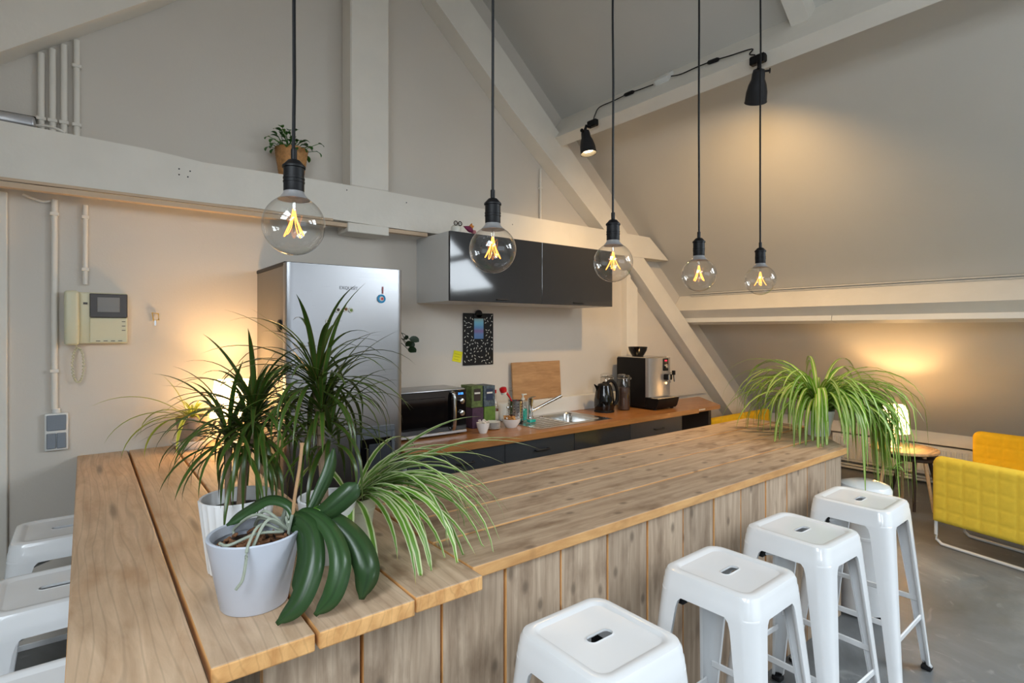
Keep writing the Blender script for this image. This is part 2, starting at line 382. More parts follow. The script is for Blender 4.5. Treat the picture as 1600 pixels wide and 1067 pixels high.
def text_bm(txt, size, depth=.0004, align='CENTER'):
    cu = bpy.data.curves.new('t', 'FONT'); cu.body = txt; cu.size = size; cu.extrude = depth; cu.align_x = align
    to = bpy.data.objects.new('t', cu); S.collection.objects.link(to)
    dg = bpy.context.evaluated_depsgraph_get(); me = bpy.data.meshes.new_from_object(to.evaluated_get(dg))
    bm = BM(); bm.from_mesh(me); bpy.data.objects.remove(to); bpy.data.meshes.remove(me); return bm

# ------------------------------------------------------------------ the room
YW, YT = 3.48, 3.33
XR, XL, YB = 6.62, 2 * XM - 6.62, -4.2
struct('floor', box(BM(), XL - .1, XR + .1, YB - .1, YW + .1, -.1, 0), 'floor')
struct('wall_back', prism(BM(), [(XL, 0), (XR, 0), (XR, zr(XR)), (XM, zr(XM)), (XL, zl(XL))], 'y', YW, YW + .12), 'wall')
bm = BM(); fx0, fx1, fz0, fz1 = FW
for poly in ([(XL, 0), (fx0, 0), (fx0, zl(fx0)), (XL, zl(XL))], [(fx1, 0), (XR, 0), (XR, zr(XR)), (fx1, zr(fx1))], [(fx0, 0), (fx1, 0), (fx1, fz0), (fx0, fz0)], [(fx0, fz1), (fx1, fz1), (fx1, zr(fx1)), (XM, zr(XM)), (fx0, zl(fx0))]): prism(bm, poly, 'y', YB - .12, YB)
struct('wall_front', bm, 'wall')
bm = BM()
for k in range(4): x = fx0 + (fx1 - fx0 - .06) * k / 3; box(bm, x, x + .06, YB - .05, YB - .005, fz0, fz1)
for z in (fz0, fz1 - .06): box(bm, fx0, fx1, YB - .048, YB - .007, z, z + .06)
f = struct('window_5', bm, 'white')  # unseen window, added so level light reaches the gable wall
for k in range(3):
    x = fx0 + .06 + (fx1 - fx0 - .06) * k / 3; obj('pane', box(BM(), x, x + (fx1 - fx0 - .06) / 3 - .06, YB - .03, YB - .026, fz0 + .06, fz1 - .06), 'pane', f, smooth=0)
struct('wall_right', box(BM(), XR, XR + .1, YB, YW, 0, zr(XR) + .02), 'wall')
struct('wall_left', box(BM(), XL - .1, XL, YB, YW, 0, zr(XR) + .02), 'wall')
def slope(side):
    bm = BM(); z = zr if side == 'right' else zl
    holes = [h for h in SKY if h[0] == side]
    xs = sorted({XM, XR if side == 'right' else XL} | {h[1] for h in holes} | {h[2] for h in holes})
    ys = sorted({YB - .1, YW + .1} | {h[3] for h in holes} | {h[4] for h in holes})
    for xa, xb in zip(xs, xs[1:]):
        for ya, yb in zip(ys, ys[1:]):
            cx, cy = (xa + xb) / 2, (ya + yb) / 2
            if any(h[1] < cx < h[2] and h[3] < cy < h[4] for h in holes): continue
            loft(bm, [[(xa, ya, z(xa)), (xb, ya, z(xb)), (xb, ya, z(xb) + .12), (xa, ya, z(xa) + .12)],
                      [(xa, yb, z(xa)), (xb, yb, z(xb)), (xb, yb, z(xb) + .12), (xa, yb, z(xa) + .12)]], True, True, True)
    return bm
struct('ceiling_right', slope('right'), 'roof'); struct('ceiling_left', slope('left'), 'roof')
for i, (side, x0, x1, y0, y1) in enumerate(SKY):
    z = zr if side == 'right' else zl
    bm = BM(); t = .05
    for (xa, xb, ya, yb) in ((x0, x1, y0, y0 + t), (x0, x1, y1 - t, y1), (x0, x0 + t, y0 + t, y1 - t), (x1 - t, x1, y0 + t, y1 - t), ((x0 + x1) / 2 - .02, (x0 + x1) / 2 + .02, y0 + t, y1 - t)):
        loft(bm, [[(xa, q, z(xa) - .01), (xb, q, z(xb) - .01), (xb, q, z(xb) + .04), (xa, q, z(xa) + .04)] for q in (ya, yb)], True, True, True)
    f = struct('window_%d' % (i + 1), bm, 'white')
    bm = BM(); loft(bm, [[(x0, y0, z(x0) + .03), (x1, y0, z(x1) + .03)], [(x0, y1, z(x0) + .03), (x1, y1, z(x1) + .03)]], False)
    obj('pane', bm, 'pane', f)
# door at the left end of the gable wall
bm = BM(); box(bm, -.35, -.283, YW - .03, YW, 0, 2.16, .004)
box(bm, -1.3, -1.23, YW - .03, YW, 0, 2.16, .004); box(bm, -1.23, -.35, YW - .03, YW, 2.1, 2.16, .004)
d = struct('door_1', bm, 'beam')
obj('door_leaf', box(BM(), -1.23, -.35, YW - .02, YW - .002, .005, 2.1), 'white', d)
bm = BM(); tube(bm, [(-1.15, YW - .02, 1.02), (-1.15, YW - .07, 1.02), (-1.03, YW - .07, 1.02)], .01); obj('door_handle', bm, 'steel2', d)

# roof timbers
def timber(name, bm, label, m='beam'): return tag(obj(name, bm, m, smooth=30), label, 'beam')
def wobble(bm, amt, seed, sub=12):
    """hand-hewn unevenness along a long timber"""
    return bm
# tie beam: hand-hewn top and bottom lines, scarfed end
rnd = random.Random(3)
topl = [(XL, 2.45), (-1, 2.455), (-.297, 2.452), (.0, 2.443), (.24, 2.437), (.36, 2.428), (.5, 2.415), (.75, 2.418), (1.0, 2.424), (1.58, 2.422), (2.2, 2.414), (3.0, 2.408), (4.265, 2.402)]
botl = [(4.56, 2.203), (3.6, 2.196), (2.8, 2.19), (1.72, 2.187), (.76, 2.206), (.2, 2.196), (-.297, 2.182), (-1, 2.18), (XL, 2.18)]
botl = [p for p in botl if p[0] > -2.9]; topl = [(max(p[0], -2.0), p[1]) for p in topl if p[0] > XL]
poly = topl + [p for p in botl if p[0] > -2.0] + [(-2.0, 2.18)]
tie = thing('tie_beam', 'long rough white-painted tie beam across the gable wall above the fridge', 'beam', (1.3, YT, 2.18))
bm = prism(BM(), poly, 'y', YT, YW - .002); obj('timber', bm, 'beam', tie, off=tie.location, smooth=0)
bm = BM(); box(bm, -2.0, 1.2, YT - .012, YT + .0, 2.185, 2.2, .002); obj('upper_strip', bm, 'beam2', tie, off=tie.location)
bm = BM(); box(bm, -2.0, 1.85, YT - .02, YT + .02, 2.155, 2.18, .002); obj('lower_strip', bm, 'beam2', tie, off=tie.location)
bm = BM()
for x, z in ((.39, 2.36), (.44, 2.357), (.39, 2.33), (.43, 2.325), (1.29, 2.39), (2.6, 2.33), (1.7, 2.37)):
    lathe(bm, [(.004, 0), (.003, .002)], 8, (x, YT, z), ax=(0, -1, 0))
obj('nail_hole', bm, 'mblack', tie, off=tie.location)
timber('beam_block', box(BM(), 1.285, 1.56, 3.30, YW, 2.128, 2.186, .004), 'small white block screwed under the tie beam above the fridge')
timber('king_post', box(BM(), 1.315, 1.575, YT, YW - .002, 2.422, zr(1.575) - .01, .008), 'vertical white post rising from the tie beam to the ridge')
def rafter(side):
    pts = [(XM + .13, zt_(XM + .13)), (XR - .25, zt_(XR - .25)), (XR - .25, .0), (5.736, .575), (4.12, 2.03), (2.596, 3.222), (1.925, 3.809), (XM + .13, 4.25)]
    if side == 'left': pts = [(2 * XM - x, z) for x, z in pts]
    return prism(BM(), pts, 'y', YT + .005, YW - .002)
timber('rafter', rafter('right'), 'thick white diagonal rafter running down to the right past the cupboards')
timber('rafter', rafter('left'), 'white diagonal rafter in the top left corner above the pipes')
dd = (1 / math.hypot(1, RB), -RB / math.hypot(1, RB)); nn = (dd[1], -dd[0])      # down the slope, into the room
def purlin_poly(x, p, w, lift=0):
    t = (x, zr(x)); c = (t[0] + nn[0] * p, t[1] + nn[1] * p); b = (c[0] + dd[0] * w, c[1] + dd[1] * w); e = (t[0] + dd[0] * w, t[1] + dd[1] * w)
    return [t, c, b, e]
timber('purlin', prism(BM(), purlin_poly(3.26, .325, .09), 'y', YB, YW - .004), 'upper white purlin under the sloping roof carrying the two spotlights')
low = thing('purlin', 'lower white purlin along the right roof slope with a strip below it', 'beam', (4.9, YT, 1.6))
bm = prism(BM(), purlin_poly(4.955, .204, .136), 'y', YB, YW - .004); obj('timber', bm, 'beam', low, off=low.location, smooth=0)
q = purlin_poly(4.955, .204, .136)[2]
for (ya, yb) in ((YB, 1.96), (1.965, YW - .004)):
    bm = prism(BM(), [(q[0] - .02, q[1] + .012), (q[0] - .03, q[1] - .03), (q[0] + .05, q[1] - .055), (q[0] + .06, q[1])], 'y', ya, yb)
    obj('strip', bm, 'white', low, off=low.location, smooth=0)
bm = BM(); t = purlin_poly(4.955, .204, .136)[0]
tube(bm, [(t[0] - .012, YB, t[1] + .0), (t[0] - .012, YT, t[1] + .0)], .008, 6); tube(bm, [(t[0] - .03, YB, t[1] + .016), (t[0] - .03, YT, t[1] + .016)], .006, 6)
tag(obj('cable', bm, 'roof'), 'thin painted cable running along the top of the lower purlin', 'cable')
# common rafter meeting the upper purlin
bm = BM(); pts = [(XM + .1, zr(XM + .1)), (3.26, zr(3.26)), (3.26 + nn[0] * .12, zr(3.26) + nn[1] * .12), (XM + .1 + nn[0] * .12, zr(XM + .1) + nn[1] * .12)]
timber('rafter', prism(bm, pts, 'y', 1.39, 1.49), 'short white rafter meeting the upper purlin at the top of the picture')
# column box beside the coffee machine and the darker rail behind it
bm = BM(); prism(bm, [(4.03, .825), (4.085, .825), (4.085, 2.03), (4.03, 2.08)], 'y', 3.41, YW); prism(bm, [(4.086, .825), (4.21, .825), (4.21, 1.92), (4.086, 2.03)], 'y', 3.43, YW)
tag(obj('pipe_casing', bm, 'beam'), 'white boxed pipe casing on the wall behind the coffee machine', 'pipe casing')
bm = BM(); prism(bm, [(4.211, .825), (5.42, .825), (4.50, 1.655), (4.211, 1.655)], 'y', 3.455, YW); tag(obj('wall_panel', bm, 'wall', smooth=0), 'pale flat panel on the wall between pipe casing and rafter', 'panel')
# knee wall trim and radiator on the right
tr = struct('trim_1', box(BM(), 6.49, XR, YB, YT - .02, .41, .525), 'beam')
rad = thing('radiator', 'white ribbed radiator on the low wall behind the side table', 'radiator', (6.52, 1.6, .1))
obj('panel', box(BM(), 6.5, 6.55, .2, 2.6, .1, .39, .008), 'white', rad, off=rad.location)
bm = BM()
for i in range(58): box(bm, 6.485, 6.5, .23 + i * .041, .23 + i * .041 + .024, .13, .36, .004)
o = obj('rib', bm, 'white', rad, off=rad.location); o['kind'] = 'stuff'
bm = BM()
for zz in (.06, .03): tube(bm, [(6.55, .2, zz), (6.55, 2.6, zz)], .012)
obj('pipe', bm, 'white', rad, off=rad.location)
obj('bracket', box(BM(), 6.54, 6.615, 1.3, 1.34, .0, .4), 'white', rad, off=rad.location)

# pipes and conduits on the gable wall
def conduit(x, z0, z1, label, r=.012, y=YW - .018, clips=()):
    t = thing('conduit', label, 'pipe', (x, y, z0), group='painted conduits on the gable wall')
    bm = BM(); tube(bm, [(0, 0, 0), (0, 0, z1 - z0)], r, 12); obj('pipe', bm, 'beam', t)
    for c in clips: bm = BM(); box(bm, -r * 1.35, r * 1.35, -r * 1.3, .018, c - z0 - .008, c - z0 + .008, .002); obj('clip', bm, 'beam', t)
for x, lab, zb in ((-.164, 'leftmost', 2.455), (-.122, 'second from left', 2.452), (-.079, 'third from left', 2.448), (-.03, 'rightmost', 2.46)):
    conduit(x, zb, 2.9 + .78 * (x + .164) - .055, '%s of the four vertical white pipes above the tie beam' % lab, .0135, clips=(2.53, 2.82) if x > -.05 else (2.53,))
conduit(-.115, 1.135, 2.15, 'white conduit running down the wall to the grey light switch', .013, clips=(2.08, 1.32))
conduit(.003, 1.745, 2.14, 'short white conduit ending above the wall intercom', .011, clips=(2.08, 1.82))
conduit(3.0, 2.415, 2.86, 'thin white conduit on the wall above the cupboards beside the rafter', .010, clips=(2.7,))
bm = BM(); tube(bm, smooth_path([(-.23, YW - .01, 2.16), (-.2, YW - .012, 2.148), (-.16, YW - .012, 2.135), (-.125, YW - .012, 2.145), (-.115, YW - .014, 2.15)]), .006)
tag(obj('cable', bm, 'beam'), 'white cable sagging in a short loop under the tie beam', 'cable')
rt = thing('router', 'small grey router box lying on the tie beam by the pipes', 'router', (-.26, 3.40, 2.455))
obj('case', box(BM(), -.09, .08, -.05, .03, 0, .05, .012, 3), 'silver', rt); obj('lid', box(BM(), -.06, .082, .0, .05, .03, .066, .008, 2), 'gloss', rt)
bm = BM(); tube(bm, smooth_path([(.08, -.01, .02), (.12, -.03, .02), (.16, -.05, .008), (.19, -.055, -.004)]), .006); obj('cable', bm, 'beam', rt)

# intercom, switch, key
ic = thing('intercom', 'cream wall intercom with handset and small dark screen', 'intercom', (.05, YW, 1.45))
obj('base', box(BM(), -.10, .125, -.045, 0, 0, .255, .008, 2), 'cream', ic)
obj('handset', box(BM(), -.128, -.07, -.085, -.03, -.005, .26, .014, 3), 'cream', ic)
b_ = obj('bezel', box(BM(), -.03, .124, -.056, -.044, .13, .25, .003), 'bezel', ic)
obj('screen', box(BM(), .0, .092, -.059, -.055, .158, .232, .001), 'screen', b_)
obj('front_plate', box(BM(), -.03, .124, -.052, -.044, .004, .128, .003), 'cream', ic)
bm = BM()
for i in range(4): box(bm, -.005 + i * .03, .012 + i * .03, -.0545, -.0515, .012, .015)
for i in range(3): box(bm, .1, .115, -.0545, -.0515, .065 + i * .022, .068 + i * .022)
obj('button_marks', bm, 'bezel', ic); obj('hook_switch', box(BM(), -.055, -.038, -.05, -.044, .195, .205), 'bezel', ic)
bm = BM(); pts = []
for i in range(150):
    a = i / 150 * 2 * math.pi; ph = i * 1.3
    pts.append((-.075 + .022 * math.sin(a) + .004 * math.cos(ph), -.03 + .004 * math.sin(ph), -.105 - .085 * math.cos(a) * -1 * -1 + .0))
tube(bm, pts, .003, 5, closed=True); tube(bm, [(-.085, -.03, 0), (-.078, -.03, -.025)], .003, 5)
obj('coiled_cord', bm, 'cream', ic)
sw = thing('light_switch', 'grey double rocker light switch in a white frame', 'switch', (-.107, YW, .935))
obj('frame', box(BM(), -.045, .045, -.03, 0, 0, .18, .006, 2), 'white', sw)
obj('rocker', box(BM(), -.037, .037, -.037, -.028, .097, .172, .003), 'greysw', sw)
obj('rocker', box(BM(), -.037, -.001, -.037, -.028, .01, .085, .003), 'greysw', sw); obj('rocker', box(BM(), .001, .037, -.037, -.028, .01, .085, .003), 'greysw', sw)
obj('cable_gland', lathe(BM(), [(.016, .18), (.016, .2), (.013, .203)], 12, (0, -.016, 0)), 'white', sw)
ky = thing('key', 'small key with a yellow tag hanging on a wall hook', 'key', (.297, YW - .012, 1.55))
bm = BM(); tube(bm, rrect(.014, .001, .0005, 0, 2) and [(-.014, 0, .06), (.014, 0, .055), (.016, 0, .022), (-.008, 0, .02)], .003, 6, closed=True); obj('tag', bm, 'key', ky)
bm = BM(); box(bm, -.004, .004, -.001, .001, -.008, .024); obj('blade', bm, 'steel2', ky); bm = BM(); tube(bm, [(0, .012, .068), (0, -.006, .068), (0, -.008, .06)], .002, 6); obj('hook', bm, 'steel2', ky)

# ------------------------------------------------------------------ plank bar
ZB = .894; TH = .034
bar = thing('plank_bar', 'L-shaped bar counter of weathered scaffold planks with a boarded front', 'bar counter', (1.8, 1.6, 0))
def plank(x0, x1, y0, y1, z0, z1, m, along, name='plank', poly=None, mend='end', bev=.004):
    """one plank with its own origin; local x runs with the grain, sawn ends a second material"""
    rnd_ = random.Random(int(x0 * 1000) + int(y0 * 777))
    cx, cy, cz = (x0 + x1) / 2, (y0 + y1) / 2, (z0 + z1) / 2
    bm = BM()
    if along == 'x':
        box(bm, x0 - cx, x1 - cx, y0 - cy, y1 - cy, z0 - cz, z1 - cz, bev, 2); rot = (0, 0, 0)
    elif along == 'y':
        box(bm, y0 - cy, y1 - cy, x0 - cx, x1 - cx, z0 - cz, z1 - cz, bev, 2); rot = (0, 0, R(90))
    else:
        box(bm, z0 - cz, z1 - cz, x0 - cx, x1 - cx, y0 - cy, y1 - cy, bev, 2); rot = None
    bm.normal_update()
    for f in bm.faces:
        if abs(f.normal.x) > .5: f.material_index = 1
        if abs(f.normal.y) > .7: f.material_index = 1
    o = obj(name, bm, [m, mend], bar, smooth=0)
    o.location = Vector((cx, cy, cz)) - bar.location
    if rot is None: o.rotation_euler = Matrix(((0, 1, 0), (0, 0, 1), (1, 0, 0))).to_euler()
    else: o.rotation_euler = rot
    return o
g = .002
# left wing: four planks running to the wall
for (a, b, ya, yb, dz) in ((-.03, .176, 1.085, 3.475, .0), (.182, .378, 1.142, 3.475, -.001), (.381, .606, 1.138, 3.475, .001), (.609, .803, 1.148, 2.05, 0)):
    plank(a + g, b - g, ya, yb, ZB - TH + dz - .004, ZB + dz, 'legtop' if a < .3 else 'top', 'y')
# main run: four planks, clipped at the far front corner
ys = (1.2, 1.41, 1.615, 1.825, 2.03)
for i in range(4):
    y0, y1 = ys[i] + .003, ys[i + 1] - .003; x0 = .807
    xe = lambda y: min(3.68, 3.19 + (y - 1.2) * 1.15)
    bm = BM(); cx, cy = 2.2, (y0 + y1) / 2
    dz = (.0, .002, .0035, .0055)[i]
    pl = [(x0 - cx, y0 - cy), (xe(y0) - cx, y0 - cy), (xe(y1) - cx, y1 - cy), (x0 - cx, y1 - cy)]
    if xe(y1) > 3.679 and xe(y0) < 3.679: pl.insert(2, (3.68 - cx, 1.2 + .49 / 1.15 - cy))
    prism(bm, pl, 'z', ZB - TH + dz, ZB + dz)
    bmesh.ops.bevel(bm, geom=list(bm.edges), offset=.0035, segments=2, profile=.5, affect='EDGES'); bm.normal_update()
    for f in bm.faces:
        if abs(f.normal.z) < .9: f.material_index = 1
    o = obj('plank', bm, ['top', 'end'], bar, smooth=0); o.location = Vector((cx, cy, (0))) - bar.location
# front boards
xs = [-.02 + .2 * 0 + .31] + [.51, .725, .93, 1.142, 1.351, 1.555, 1.765, 1.969, 2.17, 2.377, 2.571, 2.779, 2.986, 3.181]
for a, b in zip(xs, xs[1:]):
    plank(a + .0035, b - .0035, 1.222 + random.uniform(0, .004), 1.25, 0.0, ZB - TH - .004, 'board', 'z', 'board')
# side boards under the wing, end boards, posts
for i in range(10):
    y0 = 1.252 + i * .205; plank(.313, .338, y0 + .003, y0 + .202, 0, ZB - TH - .006, 'board', 'z', 'board', mend='board')
for a, b in ((.70, .74), (2.0, 2.04), (3.4, 3.44)):
    plank(a, b, 1.93, 1.97, 0, ZB - TH - .006, 'board', 'z', 'post', mend='board')
plank(.70, 3.5, 1.955, 1.985, .72, ZB - TH - .006, 'board', 'x', 'rail', mend='board')
plank(.342, .7, 1.955, 1.985, .72, ZB - TH - .006, 'board', 'x', 'rail', mend='board')

# ------------------------------------------------------------------ stools
def make_stool():
    t = thing('bar_stool', '', 'stool', group='white metal bar stools')
    bm = BM(); z = .76
    loops = [rrect(.043, .0165, .016, z - .012), rrect(.041, .0148, .0145, z - .0045), rrect(.044, .018, .0175, z - .006), rrect(.048, .022, .021, z - .006), rrect(.113, .113, .027, z - .006), rrect(.117, .117, .03, z - .0055), rrect(.124, .124, .034, z), rrect(.140, .140, .042, z), rrect(.150, .150, .046, z - .004),
             rrect(.1555, .1555, .047, z - .016), rrect(.157, .157, .047, z - .034), rrect(.1585, .1585, .047, z - .037), rrect(.162, .162, .047, z - .072), rrect(.1595, .1595, .045, z - .072), rrect(.154, .154, .045, z - .034)]
    loft(bm, loops, True); obj('seat', bm, 'stool', t, smooth=40)
    for sx, sy in ((1, 1), (-1, 1), (-1, -1), (1, -1)):
        bm = BM(); levels = []
        for zz, wd in ((.700, .13), (.693, .10), (.686, .087), (.676, .079), (.655, .074), (.60, .070), (.45, .060), (.30, .050), (.15, .041), (.03, .035), (.018, .034)):
            k = (.70 - zz) / .70; e = .1605 + .056 * k + (.006 if zz < .02 else 0); r = .045 * (1 - k) + .018 * k
            pts = [(e - wd, e - .012, zz), (e - wd, e, zz)]
            for i in range(7):
                a = R(90 - 15 * i); pts.append((e - r + r * math.cos(a), e - r + r * math.sin(a), zz))
            pts += [(e, e - wd, zz), (e - .012, e - wd, zz)]
            levels.append([(p[0] * sx, p[1] * sy, p[2]) for p in pts])
        loft(bm, levels, False)
        lg = obj('leg', bm, 'stool', t, smooth=50)
        md = lg.modifiers.new('s', 'SOLIDIFY'); md.thickness = .0025; md.offset = -1 if sx * sy > 0 else -1
        fx, fy = .2 * sx, .2 * sy
        obj('rubber_foot', box(BM(), fx - .02, fx + .02, fy - .02, fy + .02, 0, .02, .006, 2), 'rubber', lg)
    # foot rails, two low and two higher
    for (ax, zz, s) in (('x', .245, 1), ('x', .245, -1), ('y', .31, 1), ('y', .31, -1)):
        e = .1605 + .056 * (.70 - zz) / .70 - .010; bm = BM()
        if ax == 'x': box(bm, -e + .01, e - .01, s * e - .004, s * e + .004, zz - .012, zz + .012, .003)
        else: box(bm, s * e - .004, s * e + .004, -e + .01, e - .01, zz - .012, zz + .012, .003)
        obj('foot_rail', bm, 'stool', t)
    bm = BM()
    for s in (1, -1): tube(bm, [(-.135, -.135 * s, .655), (.135, .135 * s, .655)], .007, 8)
    br = obj('cross_brace', bm, 'stool', t)
    for sx, sy in ((1, 1), (-1, 1), (-1, -1), (1, -1)):
        obj('brace_cap', box(BM(), sx * .105 - .014, sx * .105 + .014, sy * .105 - .014, sy * .105 + .014, .644, .667, .003), 'rubber', br)
    return t
st0 = make_stool()
STOOLS = [(1.016, .947, 'white metal bar stool nearest the camera in front of the bar', 0),
          (1.62, .951, 'second white metal bar stool from the camera in front of the bar', 1),
          (2.171, .975, 'third white metal bar stool from the camera in front of the bar', -1),
          (2.771, .99, 'farthest white metal bar stool in front of the bar, below the trailing plant', 1),
          (-.058, 2.75, 'white metal stool nearest the wall on the left side of the bar', 0),
          (-.066, 2.136, 'middle white metal stool on the left side of the bar', 1),
          (-.08, 1.50, 'white metal stool cut by the bottom left corner beside the bar', 0)]
for i, (x, y, lab, rz) in enumerate(STOOLS):
    o = st0 if i == 0 else copy_tree(st0)
    o.location = (x, y, 0); o.rotation_euler = (0, 0, R(rz * 1.5)); o['label'] = lab
# pedal bin at the end of the bar
pb = thing('waste_bin', 'white cylindrical waste bin beside the far end of the bar', 'bin', (3.335, 1.17, 0))
obj('body', lathe(BM(), [(0, .02), (.12, .02), (.122, .1), (.122, .41), (.125, .412), (.125, .425), (.122, .427), (.122, .64)], 40), 'stool', pb)
obj('lid', lathe(BM(), [(.126, .64), (.126, .665), (.115, .685), (.07, .7), (0, .703)], 40), 'stool', pb)
obj('base_ring', lathe(BM(), [(.118, 0), (.124, .004), (.124, .022), (.11, .024)], 40), 'rubber', pb)

# ------------------------------------------------------------------ fridge
FY = 2.86
fr = thing('fridge', 'tall stainless steel fridge with grey sides and a water dispenser', 'fridge', (1.115, 3.17, 0))
obj('body', box(BM(), .80, 1.432, FY + .06, 3.465, .03, 1.85, .006), 'fside', fr, off=fr.location)
obj('top_panel', box(BM(), .797, 1.435, FY + .045, 3.467, 1.845, 1.868, .005), 'mblack', fr, off=fr.location)
bm = BM(); loft(bm, [[(x, y, z) for x, y in ((.797, FY + .058), (.797, FY + .018), (.801, FY + .008), (.812, FY + .001), (.83, FY), (1.40, FY), (1.422, FY + .002), (1.431, FY + .008), (1.434, FY + .018), (1.434, FY + .058))] for z in (.1, .105, 1.855, 1.86)], True, True, True)
dr = obj('door', bm, 'steel', fr, off=fr.location)
bm = text_bm('EXQUISIT', .024)
bmesh.ops.rotate(bm, verts=bm.verts, cent=(0, 0, 0), matrix=Matrix.Rotation(R(90), 3, 'X'))
bmesh.ops.translate(bm, verts=bm.verts, vec=(1.118, FY - .0006, 1.735)); obj('lettering', bm, 'dgrey', dr, off=fr.location, smooth=0)
wd = []
bm = BM()
for b in ((1.158, 1.383, .955, .985), (1.158, 1.178, .62, .955), (1.363, 1.383, .62, .955), (1.158, 1.383, .6, .62), (1.178, 1.363, .92, .955)): box(bm, b[0], b[1], FY - .014, FY + .002, b[2], b[3], .003)
dp = obj('dispenser_frame', bm, 'dgrey', fr, off=fr.location)
obj('dispenser_recess', box(BM(), 1.178, 1.363, FY - .003, FY + .001, .62, .92), 'gloss', dp, off=fr.location)
obj('dispenser_panel', box(BM(), 1.23, 1.36, FY - .01, FY - .002, .64, .89, .004), 'anthra2', dp, off=fr.location)
obj('dispenser_lever', box(BM(), 1.212, 1.224, FY - .02, FY - .004, .80, .87, .003), 'steel2', dp, off=fr.location)
for sx, sy in ((.84, 2.95), (1.39, 2.95), (.84, 3.42), (1.39, 3.42)): obj('foot', lathe(BM(), [(.018, 0), (.018, .035)], 12, (sx, sy, 0)), 'rubber', fr, off=fr.location)
def disc(name, x, z, r, m, label, m2=None, y=FY):
    o = thing(name, label, 'magnet', (x, y, z), group='magnets on the fridge')
    obj('rim', lathe(BM(), [(0, 0), (r, 0), (r, .006), (r * .72, .008), (r * .68, .005), (0, .005)], 24, ax=(0, -1, 0)), m, o)
    if m2: obj('picture', lathe(BM(), [(0, .0055), (r * .55, .0055), (r * .5, .0062), (0, .0062)], 20, ax=(0, -1, 0)), m2, o)
    return o
disc('fridge_magnet', 1.059, 1.625, .0145, 'offw', 'left white round magnet in the row of three on the fridge', 'brown')
disc('fridge_magnet', 1.101, 1.629, .0145, 'offw', 'middle white round magnet in the row of three on the fridge', 'bark')
disc('fridge_magnet', 1.13, 1.624, .0135, 'offw', 'right white round magnet in the row of three on the fridge', 'pack_l')
disc('fridge_magnet', 1.008, 1.563, .0145, 'offw', 'single white round magnet lowest on the fridge door', 'brown')
o = disc('fridge_magnet', 1.305, 1.692, .024, 'blue', 'blue round magnet with a red dot on the fridge', 'offw')
obj('dot', lathe(BM(), [(0, .0063), (.008, .0063), (.008, .007), (0, .007)], 16, (.003, 0, 0), ax=(0, -1, 0)), 'red', o)
bm = BM(); box(bm, 1.309, 1.317, FY - .004, FY, 1.72, 1.76, .001); tag(obj('magnet_strip', bm, 'pink'), 'narrow greyish magnet strip above the blue magnet', 'magnet')
bm = lathe(BM(), [(0, 0), (.032, 0), (.032, .01), (.026, .013), (0, .013)], 28, (.80, 2.975, 1.54), ax=(-1, 0, 0))
tag(obj('side_magnet', bm, 'mblack'), 'dark round magnet on the grey side of the fridge', 'magnet')

# ------------------------------------------------------------------ kitchen cupboards
CZ = .822
def handle(parent, x, y, z, L=.12, off=None, m='mblack'):
    bm = BM(); tube(bm, smooth_path([(x - L / 2, y, z), (x - L / 2, y - .025, z + .002), (x, y - .03, z + .003), (x + L / 2, y - .025, z + .002), (x + L / 2, y, z)], 4), .0055, 8)
    return obj('handle', bm, m, parent, off=off)
for (x0, x1, hx, lab) in ((1.855, 2.641, 2.28, 'left wall cupboard with glossy dark grey door and pale side'), (2.641, 3.403, 3.01, 'right wall cupboard with dark grey door ending by the rafter')):
    c = thing('wall_cupboard', lab, 'cupboard', ((x0 + x1) / 2, 3.25, 1.705), group='wall cupboards')
    bm = BM(); box(bm, x0 + .0005, x1 - .0005, 3.05, YW - .002, 1.707, 2.158); obj('carcass', bm, 'carcass', c, off=c.location, smooth=0)
    d = obj('door', box(BM(), x0 + .001, x1 - .001, 3.03, 3.049, 1.707, 2.158, .0015), 'anthra', c, off=c.location, smooth=0)
    bm = BM(); box(bm, hx - .055, hx + .055, 3.018, 3.031, 1.722, 1.73, .002); obj('handle', bm, 'mblack', d, off=c.location)
for (x0, x1, hx, lab) in ((1.455, 2.15, 1.84, 'leftmost base drawer unit under the microwave'), (2.15, 2.775, 2.46, 'second dark base unit left of the sink'), (2.775, 3.39, None, 'glossy base unit directly under the sink basin'), (3.39, 4.07, 3.74, 'rightmost base drawer unit under the coffee machine')):
    c = thing('base_cupboard', lab, 'cupboard', ((x0 + x1) / 2, 3.15, 0), group='base cupboards')
    bm = BM(); top = CZ - .042 if hx else CZ - .2
    box(bm, x0 + .0005, x1 - .0005, 2.852, YW - .03, .1, top); obj('carcass', bm, 'carcass', c, off=c.location, smooth=0)
    obj('plinth', box(BM(), x0 + .001, x1 - .001, 2.9, 2.92, 0, .1), 'anthra2', c, off=c.location, smooth=0)
    zt = CZ - .044
    if hx:
        for za, zb in ((.6, zt), (.35, .597), (.102, .347)):
            d = obj('drawer', box(BM(), x0 + .002, x1 - .002, 2.832, 2.851, za, zb, .0015), 'anthra2', c, off=c.location, smooth=0)
            handle(d, hx, 2.832, zb - .075, .11, c.location)
    else:
        obj('door', box(BM(), x0 + .002, x1 - .002, 2.832, 2.851, .102, zt, .0015), 'anthra', c, off=c.location, smooth=0)
wt = thing('worktop', 'long orange-brown wooden kitchen worktop along the gable wall', 'worktop', (3, 3.15, CZ - .04))
bm = BM(); bx0, bx1, by0, by1 = 2.87, 3.2, 2.96, 3.34
for b in ((1.445, bx0, 2.812, 3.475), (bx1, 4.29, 2.812, 3.475), (bx0, bx1, 2.812, by0), (bx0, bx1, by1, 3.475)): box(bm, b[0], b[1], b[2], b[3], CZ - .04, CZ)
bmesh.ops.remove_doubles(bm, verts=bm.verts, dist=.0001)
